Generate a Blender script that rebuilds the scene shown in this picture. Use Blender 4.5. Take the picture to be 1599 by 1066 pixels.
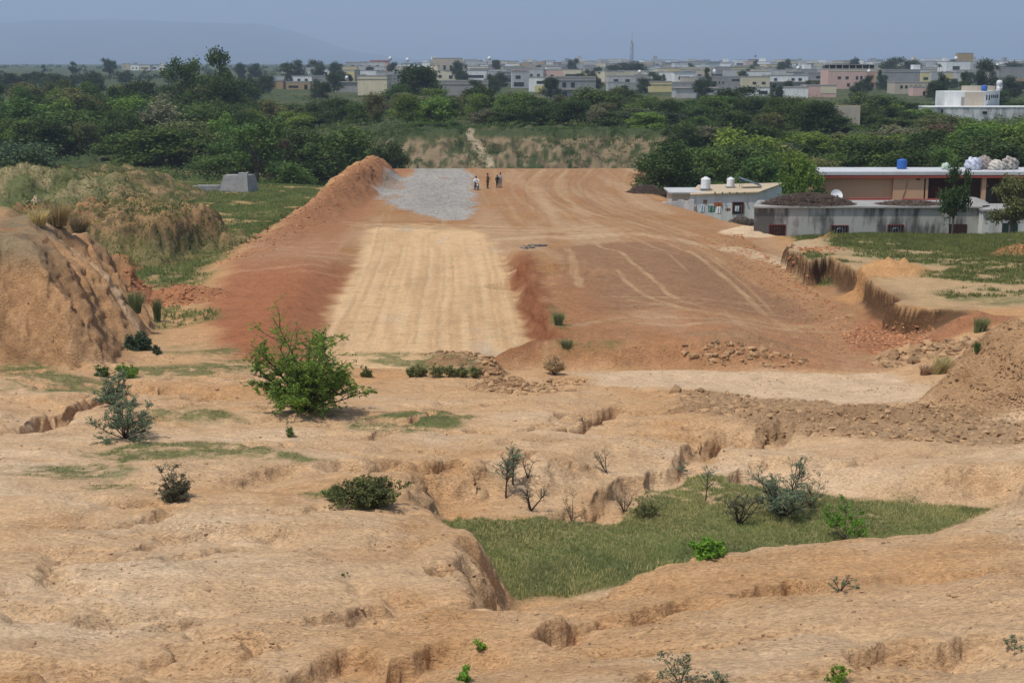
import bpy, math, random, time
T0 = time.time()
import numpy as np
from mathutils import Vector, Matrix, Euler
S = bpy.context.scene
for o in list(bpy.data.objects): bpy.data.objects.remove(o, do_unlink=True)
COL = S.collection
R = math.radians
# ------------------------------------------------------------------ camera
FPX = 2220.0; PITCH = R(11.04); CAMZ = 14.0
cam_d = bpy.data.cameras.new('camera'); cam = bpy.data.objects.new('camera', cam_d); COL.objects.link(cam)
cam.location = (0, 0, CAMZ); cam.rotation_euler = (R(90) - PITCH, 0, 0)
cam_d.sensor_width = 36; cam_d.lens = FPX / 1599 * 36; cam_d.clip_start = .1; cam_d.clip_end = 60000
S.camera = cam
# ------------------------------------------------------------------ light
SUN_EL, SUN_AZ = R(66), R(-126)          # azimuth from +Y (beyond the camera), negative = to the left
w = bpy.data.worlds.new('World'); S.world = w; w.use_nodes = True
nt = w.node_tree; nt.nodes.clear()
sky = nt.nodes.new('ShaderNodeTexSky'); sky.sky_type = 'NISHITA'; sky.sun_disc = False
sky.sun_elevation = SUN_EL; sky.sun_rotation = SUN_AZ; sky.air_density = 1.3; sky.dust_density = 2.0; sky.ozone_density = 2.5
bg = nt.nodes.new('ShaderNodeBackground'); bg.inputs[1].default_value = 0.085
wo = nt.nodes.new('ShaderNodeOutputWorld')
nt.links.new(sky.outputs[0], bg.inputs[0]); nt.links.new(bg.outputs[0], wo.inputs[0])
sd = bpy.data.lights.new('sun', 'SUN'); sun = bpy.data.objects.new('sun', sd); COL.objects.link(sun)
sd.energy = 2.6; sd.angle = R(1.6); sd.color = (1, .95, .87)
sdir = Vector((math.sin(SUN_AZ) * math.cos(SUN_EL), math.cos(SUN_AZ) * math.cos(SUN_EL), math.sin(SUN_EL)))
sun.rotation_euler = sdir.to_track_quat('Z', 'Y').to_euler(); sun.location = (0, 0, 60)
S.view_settings.view_transform = 'Standard'; S.view_settings.look = 'None'
S.view_settings.gamma = 1; S.view_settings.exposure = 0.42
S.cycles.volume_bounces = 1; S.cycles.max_bounces = 6; S.cycles.transparent_max_bounces = 8
# ------------------------------------------------------------------ helpers
def tag(o, label=None, cat=None, group=None, kind=None):
    if label: o['label'] = label
    if cat: o['category'] = cat
    if group: o['group'] = group
    if kind: o['kind'] = kind
    return o
def link(name, me, mat=None, parent=None):
    o = bpy.data.objects.new(name, me); COL.objects.link(o)
    if mat is not None and me is not None and len(me.materials) == 0: me.materials.append(mat)
    if parent is not None: o.parent = parent
    return o
def empty(name, loc, rz=0.):
    o = bpy.data.objects.new(name, None); COL.objects.link(o)
    o.location = loc; o.rotation_euler = (0, 0, rz); o.empty_display_size = .3
    return o
def npmesh(name, V, F, smooth=False):
    """V (n,3), F (m,k) with constant k"""
    me = bpy.data.meshes.new(name); V = np.asarray(V, np.float32); F = np.asarray(F, np.int32)
    me.vertices.add(len(V)); me.vertices.foreach_set('co', V.ravel())
    k = F.shape[1]; me.loops.add(F.size); me.loops.foreach_set('vertex_index', F.ravel())
    me.polygons.add(len(F)); me.polygons.foreach_set('loop_start', np.arange(0, F.size, k, dtype=np.int32))
    me.polygons.foreach_set('use_smooth', np.full(len(F), smooth))
    me.update(calc_edges=True); return me
def setcol(me, C, name='Col'):
    a = me.color_attributes.new(name, 'FLOAT_COLOR', 'POINT')
    C = np.asarray(C, np.float32)
    if C.shape[1] == 3: C = np.concatenate([C, np.ones((len(C), 1), np.float32)], 1)
    a.data.foreach_set('color', C.ravel())
class MB:
    """collects polygons of any size, then links them as one mesh"""
    def __init__(s): s.v = []; s.f = []
    def add(s, v, f):
        n = len(s.v); s.v += [tuple(p) for p in v]; s.f += [tuple(i + n for i in q) for q in f]; return s
    def box(s, x0, x1, y0, y1, z0, z1, rz=0., c=None):
        v = [(x0,y0,z0),(x1,y0,z0),(x1,y1,z0),(x0,y1,z0),(x0,y0,z1),(x1,y0,z1),(x1,y1,z1),(x0,y1,z1)]
        if rz:
            cx, cy = c or ((x0+x1)/2, (y0+y1)/2); a, b = math.cos(rz), math.sin(rz)
            v = [(cx+(p[0]-cx)*a-(p[1]-cy)*b, cy+(p[0]-cx)*b+(p[1]-cy)*a, p[2]) for p in v]
        return s.add(v, [(0,3,2,1),(4,5,6,7),(0,1,5,4),(1,2,6,5),(2,3,7,6),(3,0,4,7)])
    def lathe(s, prof, c=(0,0,0), n=14):
        v = []; f = []
        for r, z in prof:
            for i in range(n):
                a = 2*math.pi*i/n; v.append((c[0]+r*math.cos(a), c[1]+r*math.sin(a), c[2]+z))
        for j in range(len(prof)-1):
            for i in range(n):
                k = (i+1) % n; f.append((j*n+i, j*n+k, (j+1)*n+k, (j+1)*n+i))
        f.append(tuple(range(n-1, -1, -1))); f.append(tuple((len(prof)-1)*n+i for i in range(n)))
        return s.add(v, f)
    def tube(s, pts, rad, n=6):
        pts = [Vector(p) for p in pts]; v = []; f = []
        if not hasattr(rad, '__len__'): rad = [rad]*len(pts)
        for i, p in enumerate(pts):
            d = (pts[min(i+1, len(pts)-1)] - pts[max(i-1, 0)]).normalized()
            u = d.cross(Vector((0,0,1)) if abs(d.z) < .9 else Vector((1,0,0))).normalized(); t = d.cross(u)
            for k in range(n):
                a = 2*math.pi*k/n; v.append(p + u*(rad[i]*math.cos(a)) + t*(rad[i]*math.sin(a)))
        for j in range(len(pts)-1):
            for i in range(n):
                k = (i+1) % n; f.append((j*n+i, j*n+k, (j+1)*n+k, (j+1)*n+i))
        f.append(tuple(range(n-1, -1, -1))); f.append(tuple((len(pts)-1)*n+i for i in range(n)))
        return s.add(v, f)
    def mesh(s, name, smooth=False):
        me = bpy.data.meshes.new(name); me.from_pydata(s.v, [], s.f)
        if smooth: me.polygons.foreach_set('use_smooth', [True]*len(me.polygons))
        me.update(); return me
    def build(s, name, mat, parent=None, smooth=False):
        return link(name, s.mesh(name, smooth), mat, parent)
# ------------------------------------------------------------------ materials
def mat(name, col, rough=.9, nz=0., scale=4., col2=None, bump=0., attr=False, detail=5., spec=.2, metal=0.):
    m = bpy.data.materials.new(name); m.use_nodes = True; t = m.node_tree; b = t.nodes['Principled BSDF']
    b.inputs['Roughness'].default_value = rough; b.inputs['Specular IOR Level'].default_value = spec
    b.inputs['Metallic'].default_value = metal
    c = tuple(col) + (1,)
    b.inputs['Base Color'].default_value = c
    if col2 is not None or nz or bump:
        tc = t.nodes.new('ShaderNodeTexCoord'); n = t.nodes.new('ShaderNodeTexNoise')
        n.inputs['Scale'].default_value = scale; n.inputs['Detail'].default_value = detail
        t.links.new(tc.outputs['Object'], n.inputs['Vector'])
        if col2 is not None:
            r = t.nodes.new('ShaderNodeValToRGB'); r.color_ramp.elements[0].position = .38; r.color_ramp.elements[1].position = .62
            r.color_ramp.elements[0].color = c; r.color_ramp.elements[1].color = tuple(col2) + (1,)
            t.links.new(n.outputs['Fac'], r.inputs[0]); t.links.new(r.outputs[0], b.inputs['Base Color'])
        if bump:
            bp = t.nodes.new('ShaderNodeBump'); bp.inputs['Strength'].default_value = bump; bp.inputs['Distance'].default_value = .05
            t.links.new(n.outputs['Fac'], bp.inputs['Height']); t.links.new(bp.outputs[0], b.inputs['Normal'])
    return m
def leafmat(name, col, trans=.25, var=.35):
    """diffuse + translucent leaves; the mesh attribute Col.r holds a per-clump tone"""
    m = bpy.data.materials.new(name); m.use_nodes = True; t = m.node_tree; t.nodes.clear()
    out = t.nodes.new('ShaderNodeOutputMaterial'); mx = t.nodes.new('ShaderNodeMixShader'); mx.inputs[0].default_value = trans
    d = t.nodes.new('ShaderNodeBsdfDiffuse'); tr = t.nodes.new('ShaderNodeBsdfTranslucent')
    at = t.nodes.new('ShaderNodeAttribute'); at.attribute_name = 'Col'
    oi = t.nodes.new('ShaderNodeObjectInfo')
    ra = t.nodes.new('ShaderNodeValToRGB'); e = ra.color_ramp.elements
    lo = tuple(c*(1-var) for c in col); hi = (min(1, col[0]*(1+var)*1.15), col[1]*(1+var), col[2]*(1+var*.5))
    e[0].color = lo + (1,); e[1].color = hi + (1,); e[0].position = .05; e[1].position = .95
    hs = t.nodes.new('ShaderNodeHueSaturation')
    mr = t.nodes.new('ShaderNodeMapRange'); mr.inputs[3].default_value = .8; mr.inputs[4].default_value = 1.25
    mr2 = t.nodes.new('ShaderNodeMapRange'); mr2.inputs[3].default_value = .485; mr2.inputs[4].default_value = .515
    ml = t.nodes.new('ShaderNodeMath'); ml.operation = 'FRACT'; mm = t.nodes.new('ShaderNodeMath'); mm.operation = 'MULTIPLY'; mm.inputs[1].default_value = 7.31
    L = t.links.new
    L(at.outputs['Color'], ra.inputs[0]); L(ra.outputs[0], hs.inputs['Color'])
    L(oi.outputs['Random'], mr.inputs[0]); L(mr.outputs[0], hs.inputs['Value'])
    L(oi.outputs['Random'], mm.inputs[0]); L(mm.outputs[0], ml.inputs[0]); L(ml.outputs[0], mr2.inputs[0]); L(mr2.outputs[0], hs.inputs['Hue'])
    L(hs.outputs[0], d.inputs[0]); L(hs.outputs[0], tr.inputs[0])
    L(d.outputs[0], mx.inputs[1]); L(tr.outputs[0], mx.inputs[2]); L(mx.outputs[0], out.inputs[0])
    return m
# ================================================================== TERRAIN
rng = np.random.default_rng(7)
TAB = rng.random((256, 256)).astype(np.float32)
def vn(x, y, s=0):
    x = np.asarray(x, np.float32) + s*37.7; y = np.asarray(y, np.float32) + s*91.3
    xf = np.floor(x); yf = np.floor(y); u = x-xf; v = y-yf
    xi = xf.astype(np.int32) & 255; yi = yf.astype(np.int32) & 255; xj = (xi+1) & 255; yj = (yi+1) & 255
    u = u*u*(3-2*u); v = v*v*(3-2*v)
    a = TAB[xi, yi]; b = TAB[xj, yi]; c = TAB[xi, yj]; d = TAB[xj, yj]
    return a + (b-a)*u + (c-a)*v + (a-b-c+d)*u*v
def fbm(x, y, o=4, s=0, g=.5):
    r = 0; a = 1; t = 0
    ca, sa = .8, .6
    for i in range(o):
        r = r + a*(vn(x, y, s+i)-.5); t += a; a *= g
        x, y = (x*ca - y*sa)*2.03, (x*sa + y*ca)*2.03
    return r*2/t                       # about -1..1
def billow(x, y, o=3, s=0, g=.5):
    r = 0; a = 1; t = 0
    for i in range(o):
        r = r + a*np.abs(vn(x, y, s+i)*2-1); t += a; a *= g
        x, y = (x*.8 - y*.6)*2.1, (x*.6 + y*.8)*2.1
    return r/t                         # creases at 0, rounded tops
def ss(a, b, x):
    t = np.clip((x-a)/(b-a), 0, 1); return t*t*(3-2*t)
def ray(px, py):
    u = (px-799.5)/FPX; v = -(py-533.)/FPX
    dx = u; dy = math.cos(PITCH) + v*math.sin(PITCH); dz = -math.sin(PITCH) + v*math.cos(PITCH)
    return dx/dy, dz/dy                # per metre of y
def P(px, py, h):                      # point on the ray, h metres below the camera
    a, b = ray(px, py); y = -h/b; return (a*y, y, CAMZ-h)
def PD(px, py, y):                     # point on the ray at distance y
    a, b = ray(px, py); return (a*y, y, CAMZ+b*y)
# control points (px, py, metres below the camera) of the gentle base relief
CP = [(0,1066,8.7),(400,1066,8.5),(800,1066,8.2),(1200,1066,7.7),(1599,1066,7.2),
 (0,930,9.3),(400,930,9.2),(790,935,9.2),(1100,930,8.7),(1400,930,8.2),(1599,930,7.8),
 (0,840,9.8),(400,840,9.8),(680,840,9.9),(960,905,9.25),(1100,868,9.3),(1290,844,9.2),(1450,822,9.1),(1599,780,9.1),
 (0,760,10.4),(300,760,10.4),(600,760,10.5),(690,770,10.7),
 (0,700,11),(300,700,11.1),(600,700,11.3),(800,710,11.5),(1000,690,11.8),(1200,715,11.7),(1400,740,11.4),(1599,735,11.1),
 (0,640,11.8),(250,640,12),(480,645,12.1),(750,640,12.3),(1000,640,12.4),(1300,640,12.3),(1599,650,11.9),
 (0,600,12.3),(300,590,12.8),(600,585,13.1),(850,590,13.1),(1200,600,13.1),(1450,605,12.9),
 (300,550,13.4),(450,552,13.5),(600,553,13.6),(830,553,13.6),(1100,555,13.8),(1400,560,13.8),
 (350,500,13.9),(250,480,14.0),(350,430,14.4),(200,410,14.6),(300,395,14.7),(450,370,15.2),(450,300,15.6),(300,300,15.5),(100,300,15.3),(0,300,15.2),(0,380,14.6),
 (600,500,14),(600,400,14),(1000,500,14),(1000,400,14),(1250,520,14),
 (1300,415,12.7),(1599,400,12.5),(1300,372,13.95),(1599,372,13.95),(1480,450,12.6),(1599,520,12.2),(1599,470,12.4),(1400,480,12.8)]
DP = [(-40,5,13-6),(0,0,12.3),(20,0,12.8),(-20,0,12.3),(0,9,9.0),(-8,9,8.8),(8,9,9.4),(-25,20,5),(25,20,8),
 (30,118,.05),(50,118,.1),(22,150,-2.2),(30,140,-.8),(50,140,-.3),(60,200,0),(30,200,-2),(90,200,0),(0,200,-2),(-60,200,-1.5),(-90,170,-1),(-20,200,-2),(-50,120,-.8),(-60,60,1),(60,60,2.5),(50,80,1.8),(40,102,.7),(20,170,-2.5)]
pts = [P(*c) for c in CP] + DP
pts = np.array(pts, np.float64)
def uv(x, y):
    r = np.maximum(y+30., 8.); return x/r*3.2, np.log(r)*2.2
cu, cv = uv(pts[:,0], pts[:,1]); n = len(pts)
def tps(r2): return .5*r2*np.log(r2+1e-9)
D2 = (cu[:,None]-cu[None])**2 + (cv[:,None]-cv[None])**2
A = np.zeros((n+3, n+3)); A[:n,:n] = tps(D2) + np.eye(n)*2e-3
A[:n,n] = 1; A[:n,n+1] = cu; A[:n,n+2] = cv; A[n:,:n] = A[:n,n:].T
W = np.linalg.solve(A, np.concatenate([pts[:,2], np.zeros(3)]))
def rbf(x, y):
    u, v = uv(np.asarray(x, np.float64), np.asarray(y, np.float64)); z = W[n] + W[n+1]*u + W[n+2]*v
    for i in range(n): z = z + W[i]*tps((u-cu[i])**2 + (v-cv[i])**2)
    return z
TA = np.linspace(-.76, .76, 260); TY = np.concatenate([np.linspace(-26, 70, 260), np.linspace(70.7, 231, 180)])
ta_, ty_ = np.meshgrid(TA, TY); TZ = rbf(ta_*(ty_+40), ty_)
def rbf_fast(x, y):
    j = (x/(y+40)-TA[0])/(TA[1]-TA[0]); i = np.interp(y, TY, np.arange(len(TY)))
    i0 = np.clip(i.astype(int), 0, len(TY)-2); j0 = np.clip(j.astype(int), 0, len(TA)-2); fi = i-i0; fj = np.clip(j-j0, 0, 1)
    return TZ[i0,j0]*(1-fi)*(1-fj) + TZ[i0+1,j0]*fi*(1-fj) + TZ[i0,j0+1]*(1-fi)*fj + TZ[i0+1,j0+1]*fi*fj
def zfar(x, y):
    pl = np.interp(y, [0,260,400,550,1000,1500,2500,6000,30000], [1.6,2.0,2.2,2.6,4.6,7.0,10.0,12.5,13.0])
    right = ss(20, 60, x); left = ss(-25, -60, x)
    val = -4.8*(1-right)*(1-left) + left*(-2.2) + right*(-.5)
    yc = 258 + 10*fbm(x/22., x*0+3.3, 3, 5) + left*20
    k = ss(yc-13, yc, y)*(1-.0*right)
    k = np.maximum(k*(1-right) + right*ss(150, 300, y), 0)
    k = k*(1-left) + left*ss(200, 420, y)
    return val*(1-k) + pl*k + fbm(x/40., y/40., 3, 9)*.5*ss(200,300,y)
def base(x, y):
    y = np.asarray(y, np.float64); x = np.asarray(x, np.float64)
    k = ss(185, 215, y)
    xc = np.clip(x, -(y+40)*.75, (y+40)*.75)
    near = rbf_fast(xc, np.clip(y, -25, 230))
    return near*(1-k) + zfar(x, y)*k
MY = np.geomspace(10, 2600, 1400)
def march(px, py, fn, ys=MY):
    a, b = ray(px, py); z = fn(a*ys, ys); rz = CAMZ + b*ys
    hit = np.nonzero(rz < z)[0]
    if len(hit) == 0: return None
    i = hit[0]
    if i == 0: y = ys[0]
    else:
        g0 = rz[i-1]-z[i-1]; g1 = rz[i]-z[i]; y = ys[i-1] + (ys[i]-ys[i-1])*g0/(g0-g1)
    return (float(a*y), float(y), float(CAMZ+b*y))
MYB = np.geomspace(12, 230, 500)
def PB(lst): return [march(a, b, base, MYB)[:2] for a, b in lst]
def PH(lst, h): return [P(a, b, h)[:2] for a, b in lst]
def sdpoly(X, Y, poly, marg=10.):
    """signed distance, negative inside; only worked out near the polygon"""
    poly = np.array(poly, np.float32); out = np.full(X.shape, 99., np.float32)
    lo = poly.min(0)-marg; hi = poly.max(0)+marg
    m = (X > lo[0]) & (X < hi[0]) & (Y > lo[1]) & (Y < hi[1])
    x = X[m]; y = Y[m]; d = np.full(x.shape, 1e9, np.float32); ins = np.zeros(x.shape, bool)
    for i in range(len(poly)):
        a = poly[i]; b = poly[(i+1) % len(poly)]; e = b-a
        wx = x-a[0]; wy = y-a[1]; t = np.clip((wx*e[0]+wy*e[1])/(e@e+1e-9), 0, 1)
        d = np.minimum(d, (wx-t*e[0])**2 + (wy-t*e[1])**2)
        c = ((a[1] <= y) != (b[1] <= y))
        if e[1] != 0: ins ^= c & (x < a[0] + (y-a[1])*e[0]/e[1])
    d = np.sqrt(d); d[ins] *= -1; out[m] = d; return out
def dline(X, Y, pl, marg=5.):
    pl = np.array(pl, np.float32); D = np.full(X.shape, 99., np.float32); T = np.zeros(X.shape, np.float32); Sd = np.zeros(X.shape, np.float32)
    lo = pl.min(0)-marg; hi = pl.max(0)+marg
    m = (X > lo[0]) & (X < hi[0]) & (Y > lo[1]) & (Y < hi[1])
    x = X[m]; y = Y[m]; d = np.full(x.shape, 1e9, np.float32); tt = np.zeros_like(d); sg = np.zeros_like(d)
    seg = np.hypot(*(pl[1:]-pl[:-1]).T); L = seg.sum(); acc = 0
    for i in range(len(pl)-1):
        a = pl[i]; e = pl[i+1]-a; wx = x-a[0]; wy = y-a[1]; t = np.clip((wx*e[0]+wy*e[1])/(e@e+1e-9), 0, 1)
        dd = (wx-t*e[0])**2 + (wy-t*e[1])**2; k = dd < d
        d = np.where(k, dd, d); tt = np.where(k, (acc+t*seg[i])/L, tt); sg = np.where(k, np.sign(e[0]*wy-e[1]*wx), sg); acc += seg[i]
    D[m] = np.sqrt(d); T[m] = tt; Sd[m] = sg; return D, T, Sd
def near_(X, Y, pl, marg):
    pl = np.array(pl, np.float32); lo = pl.min(0)-marg; hi = pl.max(0)+marg
    return (X > lo[0]) & (X < hi[0]) & (Y > lo[1]) & (Y < hi[1])
def smooth_pl(p, k=2):                 # Chaikin
    p = [tuple(q) for q in p]
    for _ in range(k):
        q = [p[0]]
        for a, b in zip(p[:-1], p[1:]):
            q += [(a[0]*.75+b[0]*.25, a[1]*.75+b[1]*.25), (a[0]*.25+b[0]*.75, a[1]*.25+b[1]*.75)]
        p = q + [p[-1]]
    return p
# ---- the earthworks, in metres: x across, y away from the camera
ROAD = [(-12.5,64),(-16.5,76),(-18.5,90),(-20,102),(-20,115),(-19,140),(-17.5,165),(-16.5,196),(17,196),(15.8,165),(15.8,150),(17.6,140),(19.4,132),(21.2,125),(21.0,112),(20.5,100),(20.5,84),(20,70),(17,64.5)]
STRIP = [P(495,552,14)[:2], P(520,478,14)[:2], P(553,420,14)[:2], P(574,358,14)[:2], P(640,350,14)[:2], P(748,358,14)[:2], P(778,385,14)[:2], P(792,430,14)[:2], P(806,480,14)[:2], P(830,560,14)[:2], P(680,580,14)[:2], P(480,580,14)[:2]]
GRAV = [P(a,b,14)[:2] for a,b in [(690,346),(735,342),(740,318),(738,300),(740,280),(722,262),(700,257),(648,257),(645,275),(600,282),(585,302),(600,318),(650,330)]]
# ---- pit with the grass floor
def _cr(px, py, h): q = P(px, py, h); return (q[0], q[1]+1.0)
PITF = PH([(700,790),(697,850),(745,895),(795,934)], 12.2) + [_cr(812,940,9.2), _cr(960,905,9.25), _cr(1100,868,9.3), _cr(1290,844,9.2), _cr(1450,822,9.1), _cr(1560,792,9.1)] + PH([(1570,780),(1480,782),(1380,782),(1340,775),(1290,765),(1240,752),(1180,732),(1110,722),(1050,722),(985,728),(930,752),(880,768),(790,778)], 12.2)
PITF = [(float(a), float(b)) for a, b in PITF]
GUL = [  # pixels along the bottom, half width, depth (m)
 ([(868,756),(900,742),(935,750),(968,728),(990,714),(1030,720),(1058,706),(1082,704),(1096,690),(1122,680),(1150,672),(1178,688),(1215,672),(1262,652)], .6, .85),
 ([(1150,712),(1172,716),(1188,712)], .5, 1.1),
 ([(1188,712),(1235,708),(1280,715),(1320,722)], .5, .35),
 ([(862,668),(905,660),(927,648),(945,634),(975,630),(1005,636),(1045,650)], .45, .85),
 ([(-40,664),(0,664),(40,662),(68,656),(90,640),(130,630),(165,618),(200,606),(222,608),(262,616),(292,602)], .65, 1.1),
 ([(505,716),(560,722),(600,718),(650,722),(700,714),(740,716)], .5, .4, 1),
 ([(640,742),(690,738),(720,742)], .4, .25, 1),
 ([(360,748),(400,742),(440,726),(480,722)], .5, .3, 1),
 ([(505,974),(560,962),(610,948),(650,938),(700,938),(722,944)], .3, .34, 1),
 ([(440,1060),(480,1040),(520,1020),(560,1018),(590,1042),(640,1026),(690,1008),(730,1000)], .34, .44, 1),
 ([(815,1004),(860,990),(930,974),(1000,958),(1070,944),(1110,930)], .26, .40, 1),
 ([(990,1070),(1030,1056),(1060,1062)], .3, .35, 1),
 ([(1168,932),(1180,918),(1220,908),(1270,900)], .3, .36, 1),
 ([(1310,1022),(1370,1016),(1420,1004),(1470,1010),(1500,996),(1535,978)], .28, .42, 1),
 ([(655,888),(690,884),(720,884)], .3, .4, 1),
 ([(1330,770),(1380,768),(1440,776),(1500,770)], .45, .3, 1),
 ([(1400,890),(1450,894),(1520,886),(1580,892)], .3, .25, 1),
 ([(790,600),(840,606),(900,600)], .6, .3),
 ([(560,845),(620,835),(680,840)], .4, .18, 1),
 ([(90,640),(60,620),(20,612),(-30,612)], .5, .3),
]
GULW = [(smooth_pl(PB(g[0]), 2), g[1], g[2]) for g in GUL]
HILL = PH([(238,512)], 13.6) + PH([(196,566)], 13.1) + PH([(110,570),(0,562),(-120,566)], 12.9) + [(-40,58),(-48,66),(-50,100),(-30,98),(-22,84)]
MESA = PH([(150,408),(250,420),(350,398)], 14.6) + [(-21.2,112),(-21.5,122),(-38,124),(-44,108)]
BACKM = [(-62,150),(-46,146),(-37,154),(-35,168),(-42,184),(-66,186)]
def height(X, Y, detail=True):
    """ground height for arrays of world x, y (float32)"""
    X = X.astype(np.float32); Y = Y.astype(np.float32)
    Z = base(X, Y).astype(np.float32)
    wx = X + .9*fbm(X/3.1, Y/3.1, 3, 11); wy = Y + .9*fbm(X/3.1, Y/3.1, 3, 12)
    nearm = ss(72, 60, Y)              # 1 in the badlands in front
    # rounded hummocks
    if detail:
        b1 = billow(X/5.2 + .25*fbm(X/4., Y/4., 2, 31), Y/3.8, 2, 21)
        Z = Z + nearm*(b1-.4)*.42
        Z = Z + nearm*(billow(X/1.7, Y/1.3, 3, 25)-.4)*.12
        Z = Z + fbm(X/.55, Y/.45, 3, 41)*.035*ss(120, 50, Y)
        Z = Z + nearm*((billow(X/.75, Y/.45, 3, 46)-.35)*.075*ss(-.3, .4, fbm(X/3, Y/3, 2, 47)) + fbm(X/.16, Y/.12, 2, 48)*.010*ss(50, 30, Y))
        Z = Z - nearm*.26*ss(.10, .0, np.abs(fbm(X/4.5, Y/2.2, 4, 49)))*ss(-.1, .3, fbm(X/7, Y/7, 2, 50))
        Z = Z + fbm(X/9., Y/9., 3, 45)*.25*(1-nearm)
    # pit
    s = sdpoly(wx*.5+X*.5, wy*.5+Y*.5, PITF, 8)
    edge = ss(1.3, -.2, s + .35*fbm(X/.8, Y/.8, 3, 51))
    fl = CAMZ-12.2 + .12*fbm(X/2., Y/2., 3, 52) + .25*ss(1, -3, s)*0
    Z = np.where(s < 1.6, Z*(1-edge) + np.minimum(fl, Z)*edge, Z)
    # gullies, steep far wall
    for k, (pl, hw, dp) in enumerate(GULW):
        q = near_(X, Y, pl, 3.5)
        if not q.any(): continue
        x = X[q]; y = Y[q]
        D, T, Sg = dline(x + .25*fbm(x/.7, y/.7, 3, 60+k) + .3*fbm(x/2, y/2, 2, 6), y + .25*fbm(x/.7, y/.7, 3, 80+k), pl, 3)
        tap = ss(0, .12, T)*ss(1, .88, T)*(.65 + .5*vn(T*9+k*3.3, T*0, 3)); sg = D*Sg; mode = GUL[k][3] if len(GUL[k]) > 3 else 0
        cut = (ss(hw*1.15, hw*.6, D + .14*fbm(x/.5, y/.5, 3, 55))*.8 + ss(hw*3, hw, D)*.15) if mode == 0 else np.where(sg > 0, ss(hw*1.0, hw*.28, sg + .12*fbm(x/.5, y/.5, 3, 56)), (1-np.clip(-sg/(hw*5), 0, 1))**1.6)
        Z[q] -= np.where(D < 5*hw, dp*tap*cut, 0)
    # left hill
    q = near_(X, Y, HILL, 3)
    if q.any():
        x = X[q]; y = Y[q]
        s = sdpoly(x + 1.1*fbm(x/4., y/4., 3, 101), y + 1.1*fbm(x/4., y/4., 3, 102), HILL, 6)
        t = np.clip(-s/5.6, 0, 1.0); prof = 1-(1-t)**1.55
        al = x*.62 - y*.5; pe = x*.78 + y*.62       # along / across the runnels
        rn = billow((pe + .5*fbm(x/2.2, y/2.2, 2, 111))/1.5, al/9., 2, 105)
        rn2 = billow((pe + .3*fbm(x, y, 2, 112))/.55, al/4., 2, 107)
        body = (5.1 + .5*fbm(x/3., y/3., 3, 103))*prof + ((rn-.45)*1.9 + (rn2-.45)*.4 + .30*(billow(x/.7, y/.9, 3, 108)-.4) + .16*fbm(x/.25, y/.25, 2, 109))*np.clip(np.sin(prof*math.pi), 0, 1)**.7
        Z[q] += np.where(s < 0, body, 0)
    q = near_(X, Y, MESA, 3)
    if q.any():
        x = X[q]; y = Y[q]
        s = sdpoly(x + .9*fbm(x/2.5, y/2.5, 3, 121), y + .9*fbm(x/2.5, y/2.5, 3, 122), MESA, 6)
        t = np.clip(-s/4.2, 0, 1)
        Z[q] += np.where(s < 0, (3.3+.3*fbm(x/3, y/3, 2, 5))*(.35*ss(0, .9, t) + .65*ss(.35, 1, t)) + (1.1*fbm(x/1.3, y/.9, 4, 123) + .45*(billow(x/.9, y/.7, 3, 124)-.4))*ss(0, .3, t)*ss(1.25, .8, t) + .16*fbm(x/.5, y/.5, 2, 125), 0)
    q = near_(X, Y, BACKM, 5)
    if q.any():
        x = X[q]; y = Y[q]
        s = sdpoly(x + 2*fbm(x/5, y/5, 3, 131), y + 2*fbm(x/5, y/5, 3, 132), BACKM, 8)
        t = np.clip(-s/8., 0, 1)
        Z[q] += np.where(s < 0, 2.5*ss(0, 1, t) + (1.3*fbm(x/2.6, y/2.0, 4, 133) + .8*(billow(x/2., y/1.3, 3, 134)-.4))*ss(0, .3, t), 0)
    # embankment
    s = sdpoly(X + .5*fbm(X/5, Y/5, 2, 141), Y, ROAD, 14)
    rz = .06*fbm(X/3, Y/9, 3, 142)
    ssr = sdpoly(X + .35*fbm(X/1.5, Y/1.5, 3, 143), Y + .35*fbm(X/1.5, Y/1.5, 3, 144), STRIP, 6)
    right = (X > -5)
    stepw = np.where(right, 1.15, 3.4)
    raise_ = ss(0, 1, (ssr-.15)/stepw)*ss(112, 96, Y)*np.where(right, 1.15, .6)
    raise_ = raise_*np.where(right, ss(64, 66, Y)*ss(17, 9, X), 1)
    D, T, _ = dline(X, Y, PH([(800,446),(850,441),(905,452)], 14), 6)
    rz = rz + raise_ - .75*ss(2.0, .6, D)*(Y < 92)
    rz = rz + .22*raise_*ss(4.5, .5, ssr)*fbm(X/.8, Y/1.6, 4, 145)
    # tracks pressed into the surface
    wdt = np.where(Y > 150, 6., 3.)
    m = ss(wdt, -1, s)
    Z = np.where(s < 14, Z*(1-m) + (rz)*m, Z)
    # red spoil ridge on the left edge
    D, T, _ = dline(X + .5*fbm(X/2, Y/2, 3, 151), Y, [(-21,108),(-20,122),(-18.8,140),(-18.1,158),(-17.4,178)], 8)
    Z = Z + (.4 + 2.4*ss(.05, .85, T))*ss(4.2, .2, D)*(1+.14*fbm(X/.9, Y/.9, 3, 152))
    # clods and roughness on the earthworks
    Z = Z + np.where((s < 2) & (ssr > .5), .05*fbm(X/.35, Y/.5, 3, 161), 0)
    # cut bank on the right
    s = sdpoly(X + .5*fbm(X/1.6, Y/1.6, 3, 171), Y + .6*fbm(X/1.6, Y/1.6, 3, 172), RBANK, 8)
    e = ss(.45, .0, s + .45*billow(X/.9, Y/1.6, 2, 173) + .12*fbm(X/.3, Y/.3, 2, 175))
    topz = np.maximum(Z, 1.6 + .15*fbm(X/6, Y/6, 3, 174))
    Z = np.where(s < 1.5, Z*(1-e) + topz*e, Z)
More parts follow.
